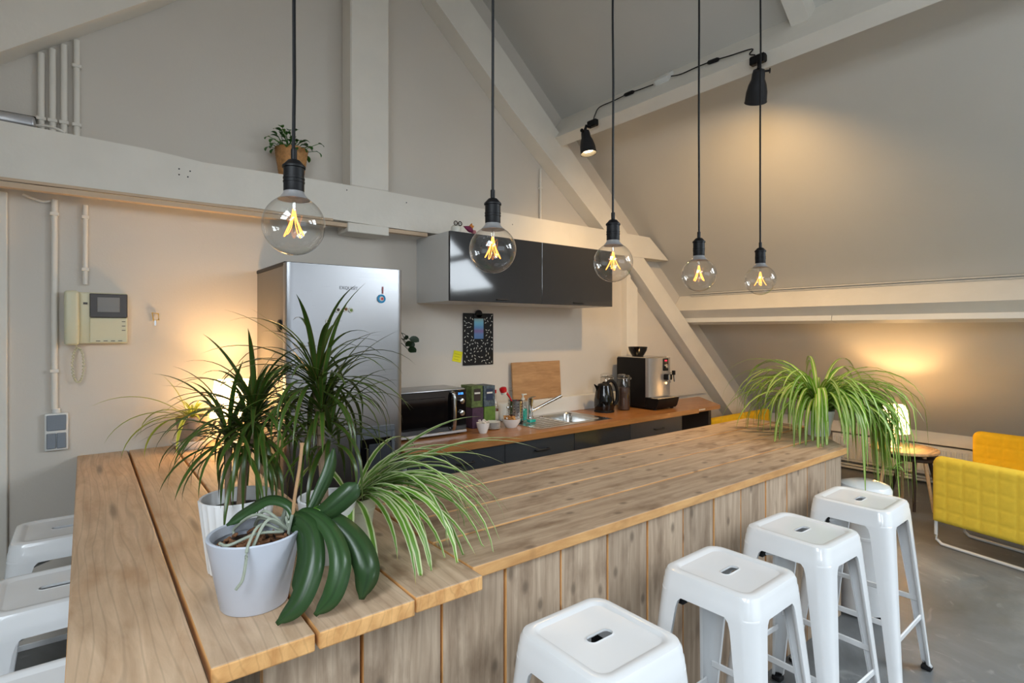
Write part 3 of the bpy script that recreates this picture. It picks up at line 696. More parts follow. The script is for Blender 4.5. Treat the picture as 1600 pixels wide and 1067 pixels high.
o = obj('main_board', bm, 'worktop', wt, off=wt.location, smooth=0)
bm = prism(BM(), [(4.293, 2.83), (4.66, 2.83), (5.05, 3.3), (5.05, 3.325), (4.293, 3.325)], 'z', CZ - .036, CZ - .001); obj('end_board', bm, 'worktop', wt, off=wt.location, smooth=0)
obj('end_support', box(BM(), 4.58, 4.62, 2.9, 3.3, 0, CZ - .037), 'darkwood', wt, off=wt.location)
bm = BM()
for i in range(5): box(bm, 4.32 + i * .02, 4.332 + i * .02, 2.828, 2.83, CZ - .024, CZ - .012)
obj('sticker', bm, 'offw', wt, off=wt.location, smooth=0)
tag(obj('upstand', box(BM(), 1.445, 4.02, 3.395, YW, CZ, .948, .003), 'white', smooth=30), 'white upstand ledge behind the sink along the wall', 'upstand')
# sink
sk = thing('sink', 'stainless steel sink with grooved drainer set in the worktop', 'sink', (2.86, 3.15, CZ))
bm = BM()
for b in ((2.50, bx0, 2.90, 3.385), (bx1, 3.255, 2.90, 3.385), (bx0, bx1, 2.90, by0), (bx0, bx1, by1, 3.385)): box(bm, b[0], b[1], b[2], b[3], CZ, CZ + .004)
obj('rim', bm, 'steel2', sk, off=sk.location, smooth=0)
bm = BM(); loft(bm, [rrect(.165, .19, .05, CZ + .0042, 6, 3.035, 3.15), rrect(.16, .185, .055, CZ - .01, 6, 3.035, 3.15), rrect(.152, .177, .06, CZ - .13, 6, 3.035, 3.15), rrect(.12, .145, .05, CZ - .15, 6, 3.035, 3.15)], True, False, True); obj('basin', bm, 'steel2', sk, off=sk.location)
obj('drain', lathe(BM(), [(.035, CZ - .149), (.035, CZ - .146), (.02, CZ - .147), (0, CZ - .147)], 24, (3.035, 3.15, 0)), 'chrome', sk, off=sk.location)
for i in range(7): obj('drainer_rib', box(BM(), 2.56, 2.84, 2.95 + i * .055, 2.962 + i * .055, CZ + .003, CZ + .007, .0015), 'steel2', sk, off=sk.location)
fc = thing('tap', 'chrome mixer tap with slanted spout behind the sink', 'tap', (2.79, 3.345, CZ + .004))
obj('column', lathe(BM(), [(.03, 0), (.03, .008), (.023, .012), (.023, .12), (.026, .122), (.026, .15), (.02, .157), (0, .159)], 24), 'chrome', fc)
bm = BM(); tube(bm, [(.01, -.01, .05), (.21, -.14, .17)], .013, 12); sp = obj('spout', bm, 'chrome', fc)
bm = BM(); tube(bm, [(.2, -.135, .162), (.2, -.135, .15)], .008, 10); obj('nozzle', bm, 'mblack', sp)
bm = BM(); tube(bm, [(0, 0, .158), (.045, -.01, .16)], .004, 8); obj('lever', bm, 'chrome', fc)

# ------------------------------------------------------------------ things on the worktop
Z0 = CZ
mw = thing('microwave', 'black and silver microwave oven beside the fridge', 'microwave', (1.76, 3.27, Z0))
def mo(n, bm, m, p=None, s=35): return obj(n, bm, m, p or mw, off=mw.location, smooth=s)
mo('case', box(BM(), 1.5, 2.03, 3.115, 3.39, Z0 + .012, 1.127, .01, 2), 'silver')
mo('front', box(BM(), 1.503, 2.028, 3.1, 3.116, Z0 + .03, 1.12, .004), 'gloss')
mo('base_strip', box(BM(), 1.5, 2.03, 3.098, 3.116, Z0 + .012, Z0 + .03, .003), 'silver')
mo('window', box(BM(), 1.55, 1.86, 3.0975, 3.1, Z0 + .07, 1.08, .002), 'gloss')
bm = BM(); tube(bm, smooth_path([(1.915, 3.1, 1.105), (1.915, 3.075, 1.09), (1.915, 3.068, .98), (1.915, 3.075, .88), (1.915, 3.1, .865)], 5), .013, 10); mo('handle', bm, 'steel2')
for z in (1.045, .965): mo('knob', lathe(BM(), [(.019, 0), (.018, .018), (.015, .02), (0, .02)], 24, (1.985, 3.1, z), ax=(0, -1, 0)), 'steel2')
bm = BM()
for i, q in enumerate((1.962, 1.978, 1.99)):
    for s in ((0, .01, 0, .003), (0, .01, .009, .012), (.007, .01, 0, .012)): box(bm, q + s[0], q + s[1], 3.0985, 3.1, 1.088 + s[2], 1.088 + s[3])
mo('display', bm, 'disp_b')
for x, y in ((1.54, 3.15), (1.99, 3.15), (1.54, 3.37), (1.99, 3.37)): mo('foot', lathe(BM(), [(.012, Z0), (.012, Z0 + .014)], 12, (x, y, 0)), 'rubber')

def bowl(name, x, y, r, h, m, label, cat, fill=None, fm=None, z=Z0, base=.55, fl=.8, grp=None):
    t = thing(name, label, cat, (x, y, z), group=grp)
    obj('body', lathe(BM(), [(0, 0), (r * base, 0), (r * base * 1.1, .006), (r * .9, h * .6), (r, h), (r * .95, h), (r * .84, h * .6), (r * base, .012), (0, .01)], 32), m, t)
    if fill:
        bm = BM(); rr = random.Random(int(x * 997))
        for i in range(fill):
            a = rr.uniform(0, 6.28); q = rr.uniform(0, .75) * r; zz = h * fl + rr.uniform(0, .025)
            mt = Matrix.Translation((q * math.cos(a), q * math.sin(a), zz)) @ Euler((rr.uniform(-1, 1), rr.uniform(-1, 1), rr.uniform(0, 6))).to_matrix().to_4x4()
            b2 = BM(); box(b2, -.013, .013, -.009, .009, -.003, .003, .002); b2.transform(mt); me = bpy.data.meshes.new('x'); b2.to_mesh(me); bm.from_mesh(me); b2.free(); bpy.data.meshes.remove(me)
        lathe(bm, [(0, h * .5), (r * .75, h * .5), (r * .8, h * fl), (0, h * fl + .01)], 20)
        o = obj('contents', bm, fm, t); o['kind'] = 'stuff'
    return t
bowl('sugar_bowl', 2.125, 3.045, .046, .07, 'porcelain', 'small white bowl filled with sugar sachets by the microwave', 'bowl', 22, 'sugar')
bowl('biscuit_bowl', 2.41, 3.1, .068, .062, 'porcelain', 'wide white bowl of biscuits beside the cutlery holder', 'bowl', 16, 'food')
for i in range(5):
    t = obj('saucer', lathe(BM(), [(0, 0), (.034, 0), (.056, .009), (.057, .012), (.036, .004), (0, .004)], 32), 'porcelain', None, (2.265, 3.13, Z0 + .0098 * i))
    tag(t, ('top white saucer of the stack between the two bowls', 'second saucer from the top of the stack', 'middle white saucer of the stack of five', 'second saucer from the bottom of the stack', 'bottom white saucer of the stack on the worktop')[4 - i], 'saucer', 'stacked saucers')
def pack(x0, x1, y0, y1, z0, z1, m, label, lm=None, rz=0):
    t = thing('tea_box', label, 'box', ((x0 + x1) / 2, (y0 + y1) / 2, z0), R(rz), 'tea boxes')
    hx, hy = (x1 - x0) / 2, (y1 - y0) / 2
    obj('carton', box(BM(), -hx, hx, -hy, hy, 0, z1 - z0, .0015), m, t)
    if lm: obj('label', box(BM(), -hx * .62, hx * .62, -hy - .001, -hy + .001, (z1 - z0) * .3, (z1 - z0) * .86, .0005), lm, t); obj('title', box(BM(), -hx * .5, hx * .5, -hy - .0016, -hy, (z1 - z0) * .62, (z1 - z0) * .7), 'offw', t)
pack(2.15, 2.245, 3.21, 3.36, Z0, Z0 + .145, 'pack_p', 'purple tea box at the bottom of the stack behind the sugar bowl', None)
pack(2.252, 2.35, 3.21, 3.36, Z0, Z0 + .145, 'pack_l', 'leaf green tea box at the bottom right of the stack', None)
pack(2.15, 2.245, 3.22, 3.36, Z0 + .146, Z0 + .3, 'pack_g', 'green patterned tea box on top of the purple box', 'darkwood')
pack(2.252, 2.35, 3.215, 3.36, Z0 + .146, Z0 + .295, 'pack_b', 'blue floral tea box on top of the leaf green box', 'darkblue')
def bottle(name, x, y, r, h, label, fluid, fm, cap, neck=.4, z=Z0, cap_h=.03, lab=True):
    t = thing(name, label, 'bottle', (x, y, z))
    obj('glass', lathe(BM(), [(0, 0), (r, 0), (r, h * .45), (r * .8, h * .56), (r * neck, h * .7), (r * neck, h * .9)], 24), 'glass', t)
    obj('liquid', lathe(BM(), [(0, .003), (r * .92, .003), (r * .92, h * fluid), (0, h * fluid)], 24), fm, t)
    obj('cap', lathe(BM(), [(r * neck * 1.15, h * .9), (r * neck * 1.15, h - .002), (r * neck, h), (0, h)], 20), cap, t)
    if lab: obj('label', lathe(BM(), [(r * 1.01, h * .08), (r * 1.015, h * .09), (r * 1.015, h * .34), (r * 1.01, h * .35)], 24), 'offw', t)
bottle('sauce_bottle', 2.44, 3.345, .032, .245, 'tall clear sauce bottle with a red cap', .42, 'sauce', 'red')
bottle('oil_bottle', 2.47, 3.22, .016, .13, 'small brown bottle standing behind the biscuit bowl', .5, 'sauce', 'steel2', .5)
bottle('water_bottle', 2.60, 3.35, .03, .25, 'clear glass bottle standing behind the cutlery holder', .05, 'offw', 'glass', .5, lab=False)
ch = thing('cutlery_holder', 'perforated steel cutlery holder on a black base', 'holder', (2.548, 3.225, Z0))
obj('cup', lathe(BM(), [(.055, .016), (.055, .168), (.052, .168), (.052, .02), (0, .02)], 36), 'steel2', ch)
obj('base', lathe(BM(), [(.058, 0), (.058, .018), (.05, .02), (0, .02)], 36), 'black', ch)
bm = BM()
for k in range(12):
    a = k * math.pi / 6 - 1.9
    for zz in (.045, .065, .085, .105, .125, .145): lathe(bm, [(.004, -.001), (.004, .0012), (0, .0013)], 8, (.0549 * math.cos(a), .0549 * math.sin(a), zz), ax=(math.cos(a), math.sin(a), 0))
obj('perforation', bm, 'mblack', ch)
br = thing('dish_brush', 'red dish brush standing in the cutlery holder', 'brush', (2.545, 3.225, Z0 + .02))
bm = BM(); tube(bm, smooth_path([(.015, 0, .0), (-.02, .01, .13), (-.06, .02, .2), (-.085, .03, .225)]), [.006] * 10 + [.008] * 9, 8); obj('handle', bm, 'red', br)
obj('head', lathe(BM(), [(0, 0), (.024, .0), (.028, .012), (.026, .03), (.012, .037), (0, .038)], 20, (-.088, .03, .216), ax=(-.25, -.1, .8)), 'red', br)
obj('bristles', lathe(BM(), [(0, -.016), (.022, -.016), (.024, 0), (0, 0)], 20, (-.088, .03, .216), ax=(-.25, -.1, .8)), 'offw', br)
sb = thing('soap_bottle', 'pump bottle half full of teal washing-up liquid by the tap', 'bottle', (2.68, 3.30, Z0 + .004))
obj('liquid', lathe(BM(), [(0, 0), (.03, 0), (.033, .01), (.033, .07), (.03, .085), (0, .085)], 24), 'teal', sb)
obj('bottle', lathe(BM(), [(.0335, .004), (.0345, .07), (.032, .09), (.022, .125), (.012, .14), (.012, .15)], 24), 'glass', sb)
bm = lathe(BM(), [(.014, .148), (.014, .165), (.006, .168), (.006, .185), (.012, .187), (.012, .197), (0, .198)], 16); box(bm, -.008, .035, -.006, .006, .187, .196, .002); obj('pump', bm, 'offw', sb)
bm = box(BM(), 2.60, 2.66, 3.12, 3.16, Z0 + .0075, Z0 + .03, .005, 2); tag(obj('sponge', bm, 'teal'), 'teal sponge lying on the drainer', 'sponge')  # teal reflection in the drainer steel, modelled as a solid block
bm = box(BM(), -.26, .26, -.008, .008, 0, .308, .003)
o = obj('cutting_board', bm, 'cboard', None, (2.945, 3.435, .949), (R(-3.5), 0, 0)); tag(o, 'large plain wooden cutting board leaning on the wall', 'cutting board')
kt = thing('kettle', 'black electric kettle with curved handle beside the jars', 'kettle', (3.49, 3.2, Z0), R(-20))
obj('base', lathe(BM(), [(0, 0), (.085, 0), (.085, .012), (.078, .02), (0, .02)], 32), 'black', kt)
obj('body', lathe(BM(), [(0, .02), (.08, .02), (.086, .05), (.085, .1), (.075, .17), (.062, .215), (.06, .225), (0, .23)], 36), 'gloss', kt)
obj('lid', lathe(BM(), [(.058, .224), (.05, .236), (.02, .244), (.012, .255), (0, .257)], 28), 'black', kt)
bm = BM(); loft(bm, [[(-.05, -.022, .2), (-.05, .022, .2), (-.07, 0, .165)], [(-.075, -.014, .225), (-.075, .014, .225), (-.082, 0, .205)], [(-.095, -.007, .238), (-.095, .007, .238), (-.096, 0, .23)]], True, True, True); obj('spout', bm, 'gloss', kt)
bm = BM(); tube(bm, smooth_path([(.02, 0, .235), (.06, 0, .262), (.1, 0, .235), (.122, 0, .17), (.118, 0, .09), (.08, 0, .045)], 5), .014, 10); obj('handle', bm, 'black', kt)
bm = BM(); loft(bm, [[(-.02 + .02 * math.cos(a) * s, -.083 + abs(math.cos(a)) * .004, .12 + .07 * math.sin(a) * s) for a in [i * math.pi / 8 for i in range(16)]] for s in (1, .3)], True, False, True); obj('water_gauge', bm, 'glass', kt)
def jar(x, y, label, h, fill, fm):
    t = thing('storage_jar', label, 'jar', (x, y, Z0), group='clip jars')
    obj('glass', lathe(BM(), [(0, .002), (.05, .002), (.054, .01), (.054, h * .82), (.046, h * .88), (.046, h * .9)], 28), 'glass', t)
    obj('contents', lathe(BM(), [(0, .008), (.05, .008), (.05, h * fill), (0, h * fill)], 24), fm, t)
    ld = obj('lid', lathe(BM(), [(.05, h * .9), (.052, h * .92), (.052, h * .97), (.03, h), (0, h)], 28), 'glass', t)
    bm = BM(); tube(bm, [(.055 * math.cos(a), .055 * math.sin(a), h * .88) for a in [i * math.pi / 12 for i in range(24)]], .003, 6, closed=True)
    tube(bm, [(.055 * math.cos(a) + .02, -.02 + .0 * a, h * .87 + .02 * math.sin(a)) for a in [i * math.pi / 6 for i in range(12)]], .002, 6, closed=True)
    obj('clip_wire', bm, 'steel2', t)
jar(3.665, 3.335, 'glass clip jar behind the kettle, left of two', .31, .25, 'offw')
jar(3.70, 3.165, 'glass clip jar of coffee beans beside the coffee machine', .315, .62, 'beans')
cm = thing('coffee_machine', 'black and chrome automatic coffee machine on the worktop', 'coffee machine', (4.02, 3.22, Z0))
def cmo(n, bm, m, p=None, s=35): return obj(n, bm, m, p or cm, off=cm.location, smooth=s)
cmo('body', box(BM(), 3.86, 4.18, 3.06, 3.39, Z0 + .012, 1.268, .012, 2), 'black')
bm = BM(); prof = [(3.862, 3.06), (3.862, 3.045), (3.87, 3.03), (3.9, 3.02), (4.02, 3.012), (4.14, 3.02), (4.17, 3.03), (4.178, 3.045), (4.178, 3.06)]
loft(bm, [[(x, y, z) for x, y in prof] for z in (.93, 1.27)], True, True, True); cmo('front_panel', bm, 'silver', None, 30)
cmo('top_plate', box(BM(), 3.87, 4.17, 3.06, 3.388, 1.267, 1.278, .004), 'steel2')
dsp = cmo('display_panel', box(BM(), 4.045, 4.115, 3.004, 3.018, 1.155, 1.265, .004), 'gloss')
cmo('display_text', box(BM(), 4.06, 4.09, 3.0025, 3.0045, 1.24, 1.25), 'disp_r', dsp)
cmo('dial', lathe(BM(), [(.02, 0), (.02, .008), (.014, .01), (.013, .006), (0, .006)], 24, (4.08, 3.004, 1.195), ax=(0, -1, 0)), 'chrome', dsp)
sp = cmo('spout_block', box(BM(), 4.055, 4.12, 2.965, 3.016, 1.075, 1.125, .006), 'black')
for x in (4.07, 4.105): bm = BM(); tube(bm, [(x, 2.98, 1.08), (x, 2.98, 1.05)], .006, 10); cmo('nozzle', bm, 'chrome', sp)
cmo('spout_face', box(BM(), 4.06, 4.078, 2.958, 2.968, 1.07, 1.125, .003), 'chrome', sp)
cmo('cup_lamp', lathe(BM(), [(.01, 0), (.01, .004), (0, .005)], 12, (4.088, 3.011, 1.045), ax=(0, -1, 0)), 'mlight')
bm = BM(); tube(bm, [(4.18, 3.04, 1.13), (4.21, 3.02, 1.125), (4.215, 3.015, 1.05)], .006, 8); cmo('steam_wand', bm, 'chrome'); cmo('wand_knob', box(BM(), 4.195, 4.222, 3.005, 3.03, 1.11, 1.15, .004), 'black')
bm = BM(); loft(bm, [[(3.865, 3.06, z), (3.875, 2.93 + d, z), (4.165, 2.93 + d, z), (4.175, 3.06, z)] for z, d in ((Z0 + .012, .035), (Z0 + .03, .02), (Z0 + .092, 0), (Z0 + .1, 0))], True, True, True); cmo('drip_tray', bm, 'black')
cmo('drip_grid', box(BM(), 3.88, 4.16, 2.94, 3.02, Z0 + .1, Z0 + .106, .002), 'steel2')
for x, y in ((3.9, 2.99), (4.14, 2.99), (3.9, 3.37), (4.14, 3.37)): cmo('foot', lathe(BM(), [(.015, Z0), (.015, Z0 + .014)], 12, (x, y, 0)), 'rubber')
bowl('black_bowl', 3.98, 3.24, .088, .085, 'gloss', 'black bowl standing on top of the coffee machine', 'bowl', z=1.279)
bm = box(BM(), 4.36, 4.43, 3.25, 3.29, Z0, .955, .003); tag(obj('wooden_block', bm, 'darkwood'), 'small dark wooden block behind the coffee machine', 'block')

# wall things: clipboard, sticky note, items on cupboards, leaf plant behind the fridge
cb = thing('clipboard', 'black clipboard with white dashes hanging on the wall', 'clipboard', (2.38, YW - .004, 1.25))
obj('board', box(BM(), -.139, .139, -.008, 0, 0, .395, .002), 'black', cb)
bm = BM(); box(bm, -.05, .05, -.016, -.006, .355, .385, .003); lathe(bm, [(.03, 0), (.03, .01)], 20, (0, -.006, .39), ax=(0, -1, 0)); obj('clip', bm, 'black', cb)
rr = random.Random(5); k = 0; used = []
while k < 88:
    x, z = rr.uniform(-.128, .128), rr.uniform(.012, .38)
    if (-.055 < x < .055 and z > .2) or any((x - a) ** 2 + (z - b) ** 2 < .00042 for a, b in used):
        k += .02; continue
    used.append((x, z)); k += 1
dash = None
for x, z in used:
    if dash is None:
        dash = obj('dash', box(BM(), -.0075, .0075, -.0004, .0004, -.0022, .0022), 'offw', cb, smooth=0); o = dash
    else: o = dash.copy(); S.collection.objects.link(o)
    o.location = (x, -.0084, z); o.rotation_euler = (0, rr.uniform(0, 3.14), 0)
cd = obj('card', box(BM(), -.043, .043, -.0105, -.0085, .2, .355), 'blue', cb, smooth=0)
m_, nt_, b_ = newmat('card_print'); tc_ = N(nt_, 'ShaderNodeTexCoord'); sp_ = N(nt_, 'ShaderNodeSeparateXYZ'); cr_ = N(nt_, 'ShaderNodeValToRGB')
nt_.links.new(tc_.outputs['Generated'], sp_.inputs[0]); nt_.links.new(sp_.outputs[2], cr_.inputs[0]); nt_.links.new(cr_.outputs[0], b_.inputs['Base Color'])
e_ = cr_.color_ramp.elements; e_[0].color = srgb(84, 120, 170); e_[1].color = srgb(150, 180, 180)
for p_, c_ in ((.22, srgb(96, 130, 180)), (.38, srgb(128, 100, 150)), (.55, srgb(90, 140, 190)), (.8, srgb(110, 180, 205))): e_.new(p_).color = c_
cd.data.materials[0] = m_
sn = thing('sticky_note', 'yellow sticky note beside the clipboard', 'note', (2.194, YW - .003, 1.32))
obj('paper', box(BM(), -.039, .039, -.001, 0, -.041, .041), 'sticky', sn, rot=(0, R(12), 0), smooth=0)
for i in range(3): obj('writing', box(BM(), -.028, .026 - .006 * i, -.0016, -.001, .016 - .02 * i, .0175 - .02 * i), 'ink', sn, rot=(0, R(12), 0), smooth=0)
ow = thing('owl_figure', 'small cream owl figure with two ringed eyes on the cupboard', 'figure', (1.935, 3.085, 2.158))
obj('body', lathe(BM(), [(0, 0), (.028, 0), (.034, .02), (.032, .04), (.02, .05), (0, .052)], 24), 'offw', ow)
for s in (-1, 1):
    bm = BM(); tube(bm, [(s * .0165 + .013 * math.cos(a), -.025, .06 + .013 * math.sin(a)) for a in [i * math.pi / 10 for i in range(20)]], .0035, 6, closed=True)
    e = obj('eye_ring', bm, 'brown', ow); obj('eye', lathe(BM(), [(0, 0), (.012, 0), (.01, .004), (0, .004)], 16, (s * .0165, -.02, .06), ax=(0, -1, 0)), 'offw', e); obj('pupil', lathe(BM(), [(0, .004), (.004, .004), (0, .007)], 10, (s * .0165, -.02, .06), ax=(0, -1, 0)), 'brown', e)
bd = thing('bird_figure', 'small purple bird figure with orange crest on the cupboard', 'figure', (2.04, 3.075, 2.158))
bm = BM(); loft(bm, [[(-.055, 0, .05)] * 8] + [[(x, math.cos(a) * r, z + math.sin(a) * r) for a in [i * math.pi / 4 for i in range(8)]] for x, z, r in ((-.03, .042, .012), (-.005, .035, .022), (.015, .028, .016), (.022, .02, .004))], True, False, True); obj('body', bm, 'purple', bd)
obj('crest', prism(BM(), [(-.01, .05), (.012, .075), (.014, .062), (.028, .06), (.018, .042)], 'y', -.008, .008), 'orange', bd)
obj('tail', lathe(BM(), [(0, 0), (.014, 0), (.017, .015), (.012, .03), (0, .034)], 16, (.032, 0, 0)), 'pink', bd)

# ------------------------------------------------------------------ foliage helpers
def blade(pts, W, side=None, fold=.15, prof='strap', nref=None):
    P = [Vector(p) for p in pts]; n = len(P); bm = BM(); uvl = bm.loops.layers.uv.new('UVMap'); rows = []
    for i, p in enumerate(P):
        s = i / (n - 1); t = (P[min(i + 1, n - 1)] - P[max(i - 1, 0)]).normalized()
        if side is not None: sd = Vector(side)
        else:
            sd = t.cross(Vector(nref)); sd.normalize()
        nr = sd.cross(t).normalized()
        if nr.z < 0 and side is not None: nr = -nr
        if prof == 'strap': wv = min(1, .45 + s * 2.2) * max(.02, (1 - s ** 3.4))
        elif prof == 'oval': wv = max(.05, math.sin(math.pi * min(1, .06 + s * .94)) ** .6)
        else: wv = min(1, .4 + s * 1.0) * max(.2, (1 - s ** 12))
        h = W * wv / 2
        rows.append([bm.verts.new(p - sd * h + nr * fold * h), bm.verts.new(p), bm.verts.new(p + sd * h + nr * fold * h)])
    for i in range(n - 1):
        for k in range(2):
            f = bm.faces.new((rows[i][k], rows[i][k + 1], rows[i + 1][k + 1], rows[i + 1][k])); f.smooth = True
            for l, (uu, vv) in zip(f.loops, ((k / 2, i), (k / 2 + .5, i), (k / 2 + .5, i + 1), (k / 2, i + 1))): l[uvl].uv = (uu, vv / (n - 1))
    return bm
def leafobj(name, bm, m, parent, off=None):
    if off is not None: bmesh.ops.translate(bm, verts=bm.verts, vec=Vector(off) * -1)
    me = bpy.data.meshes.new(name); bm.to_mesh(me); bm.free(); me.materials.append(M[m])
    o = bpy.data.objects.new(name, me); S.collection.objects.link(o); o.parent = parent; return o
def inbar(x, y): return (-.03 < x < .8 and 1.14 < y < 3.48) or (.8 <= x < min(3.68, 3.19 + max(0, y - 1.2) * 1.15) and 1.2 < y < 2.03)
def arc(base, az, el, L, droop, n=11, floor=None, power=1.3):
    p = Vector(base); out = [p.copy()]; ds = L / (n - 1)
    for i in range(1, n):
        s = i / (n - 1); a = max(el - droop * s ** power, -1.5)
        p = p + Vector((math.cos(az) * math.cos(a), math.sin(az) * math.cos(a), math.sin(a))) * ds
        if floor is not None and inbar(p.x, p.y) and p.z < floor: p.z = floor + .003 * (i % 2)
        out.append(p.copy())
    return out, (-math.sin(az), math.cos(az), 0)
def pot(t, r0, r1, h, m, wall=.006, ribs=0, n=40, soil=True, inner=.86):
    bm = BM(); N_ = ribs * 4 if ribs else n
    loops = []
    for r, z in ((r0 * .3, 0), (r0 * .96, 0), (r0, .004), (r1, h - .003), (r1 - wall * .3, h), (r1 - wall, h - .002), (r1 - wall - .002, h * inner)):
        out = r > r0 * .9 and z < h - .0035 or z == h - .003
        loops.append([((r + (.0018 * math.sin(2 * math.pi * i / 4) if ribs and out and z > 0 else 0)) * math.cos(2 * math.pi * i / N_), (r + (.0018 * math.sin(2 * math.pi * i / 4) if ribs and out and z > 0 else 0)) * math.sin(2 * math.pi * i / N_), z) for i in range(N_)])
    loft(bm, loops, True, True, False); o = obj('pot', bm, m, t)
    if soil: obj('soil', lathe(BM(), [(r1 - wall - .003, h * inner), (r1 * .5, h * inner + .006), (0, h * inner + .008)], 24), 'soil', t)
    return o

# big trailing spider plant on the far end of the bar
def spider(t, base, n, L0, L1, m, seed, floorz, W=(.011, .017), bias=None, el=(.3, 1.35), droop=(1.5, 2.9)):
    rr = random.Random(seed)
    for i in range(n):
        az = rr.uniform(0, 2 * math.pi)
        if bias and rr.random() < bias[1]: az = bias[0] + rr.gauss(0, bias[2])
        r0 = rr.uniform(.0, .045)
        b = (base[0] + r0 * math.cos(az), base[1] + r0 * math.sin(az), base[2])
        pts, sd = arc(b, az, rr.uniform(*el), rr.uniform(L0, L1), rr.uniform(*droop), 12, floorz)
        leafobj('leaf', blade(pts, rr.uniform(*W), sd, .3), m, t, t.location)
sp1 = thing('spider_plant', 'large trailing spider plant in a white pot at the far end of the bar', 'plant', (3.43, 1.45, ZB + .0025))
pot(sp1, .062, .088, .15, 'whitepot')
spider(sp1, (3.43, 1.45, ZB + .15), 170, .42, .76, 'spider2', 11, ZB + .008, (.017, .026), None, (.75, 1.5), (2.0, 3.6))
spider(sp1, (3.45, 1.43, ZB + .15), 95, .5, .82, 'spider2', 12, ZB + .008, (.017, .026), (R(-66), 1, .42), (.4, 1.3), (3.0, 4.8))
# runner with plantlets hanging over the edge
bm = BM(); tube(bm, smooth_path([(3.45, 1.42, 1.05), (3.5, 1.25, 1.1), (3.48, 1.14, .98), (3.43, 1.08, .84), (3.41, 1.06, .775)]), .0025, 6); obj('runner', bm, 'young', sp1, off=sp1.location)
rr = random.Random(4)
for i in range(9):
    pts, sd = arc((3.41, 1.06, .775), rr.uniform(0, 6.28), rr.uniform(.2, 1.2), rr.uniform(.06, .12), 1.6, 7); leafobj('leaf', blade(pts, .011, sd, .3), 'spider2', sp1, sp1.location)

# front-left group -------------------------------------------------
spc = thing('spider_plant', 'spider plant with white-edged leaves spilling right from a cream pot', 'plant', (.635, 1.585, ZB))
o = pot(spc, .048, .066, .13, 'creampot')
obj('pot_ring', lathe(BM(), [(.061, .088), (.0635, .09), (.0637, .094), (.0615, .096)], 32), 'creampot', o)
spider(spc, (.62, 1.57, ZB + .13), 40, .32, .5, 'spider', 21, ZB + .008, (.017, .023), (R(-42), .85, .5), (.35, 1.2), (1.4, 2.6))
for az, e, L, dr in ((-12, .62, .50, 1.2), (2, .55, .42, 1.25), (-20, .42, .48, 1.3), (-3, .8, .46, 1.5), (-30, .3, .44, 1.5), (-48, .55, .5, 2.2), (-58, .5, .48, 2.3), (-66, .62, .5, 2.5), (-40, .6, .52, 2.1), (-75, .5, .46, 2.5), (20, .75, .38, 1.2), (-52, .7, .55, 2.4), (-35, .75, .5, 2.0), (-84, .55, .5, 2.6), (-4, .5, .6, .75), (-16, .62, .58, 1.0), (8, .72, .5, .8)):
    pts, sd = arc((.63, 1.57, ZB + .13), R(az), e, L * 1.12, dr, 13, ZB + .008); leafobj('leaf', blade(pts, .024, sd, .22), 'spider', spc, spc.location)

def dracaena(t, stem, crowns, seed, n, L=(.26, .4)):
    rr = random.Random(seed)
    bm = BM(); tube(bm, smooth_path(stem), .011, 10); obj('stem', bm, 'stem', t, off=t.location)
    for c, nn_, sc in crowns:
        for i in range(nn_):
            az = i * 2.399 + rr.uniform(-.3, .3); k = i / nn_
            el = 1.35 - 1.6 * k + rr.uniform(-.35, .35)
            b = Vector(c) + Vector((math.cos(az) * .006, math.sin(az) * .006, .05 * (1 - k)))
            pts, sd = arc(b, az, el, rr.uniform(*L) * sc, rr.uniform(.4, 1.7) + .9 * k, 12, ZB + .05, 1.4)
            leafobj('leaf', blade(pts, rr.uniform(.011, .0165), sd, .3), 'dracaena', t, t.location)
drA = thing('dracaena', 'dracaena with thin dark leaves in a ribbed white pot', 'plant', (.318, 1.585, ZB))
pot(drA, .068, .09, .19, 'whitepot', ribs=26, inner=.8)
dracaena(drA, [(.325, 1.585, ZB + .14), (.335, 1.59, 1.15), (.36, 1.585, 1.27)], [((.36, 1.585, 1.26), 66, .92), ((.345, 1.59, 1.2), 46, .8), ((.30, 1.60, 1.21), 28, .8)], 31, 0, (.2, .32))
bm = BM(); tube(bm, smooth_path([(.30, 1.60, ZB + .14), (.298, 1.6, 1.1), (.30, 1.6, 1.21)]), .008, 8); obj('stem', bm, 'stem', drA, off=drA.location)
drB = thing('dracaena', 'taller dracaena behind in a plain white pot before the fridge', 'plant', (.525, 1.475 + .02, ZB))
pot(drB, .055, .078, .172, 'whitepot', inner=.85)
dracaena(drB, [(.52, 1.5, ZB + .14), (.51, 1.5, 1.2), (.50, 1.51, 1.36)], [((.50, 1.51, 1.35), 62, .9), ((.51, 1.5, 1.27), 48, .85), ((.535, 1.5, 1.2), 26, .75)], 41, 0, (.22, .36))
# orchid
orc = thing('orchid', 'orchid with broad drooping leaves and air roots in a pale grey pot', 'plant', (.309, 1.36, ZB))
pot(orc, .072, .1, .163, 'greypot', .008, soil=False)
obj('pot_lining', lathe(BM(), [(.091, .13), (.05, .128), (0, .128)], 28), 'soil', orc)
bm = BM(); rr = random.Random(9)
for i in range(70):
    a = rr.uniform(0, 6.28); q = rr.uniform(0, .08)
    b2 = BM(); box(b2, -.011, .011, -.005, .005, -.003, .003, .0015)
    b2.transform(Matrix.Translation((q * math.cos(a), q * math.sin(a), .133 + rr.uniform(0, .018))) @ Euler((rr.uniform(-.8, .8), rr.uniform(-.8, .8), rr.uniform(0, 6))).to_matrix().to_4x4())
    me = bpy.data.meshes.new('x'); b2.to_mesh(me); bm.from_mesh(me); b2.free(); bpy.data.meshes.remove(me)
o = obj('bark_chips', bm, 'bark', orc); o['kind'] = 'stuff'
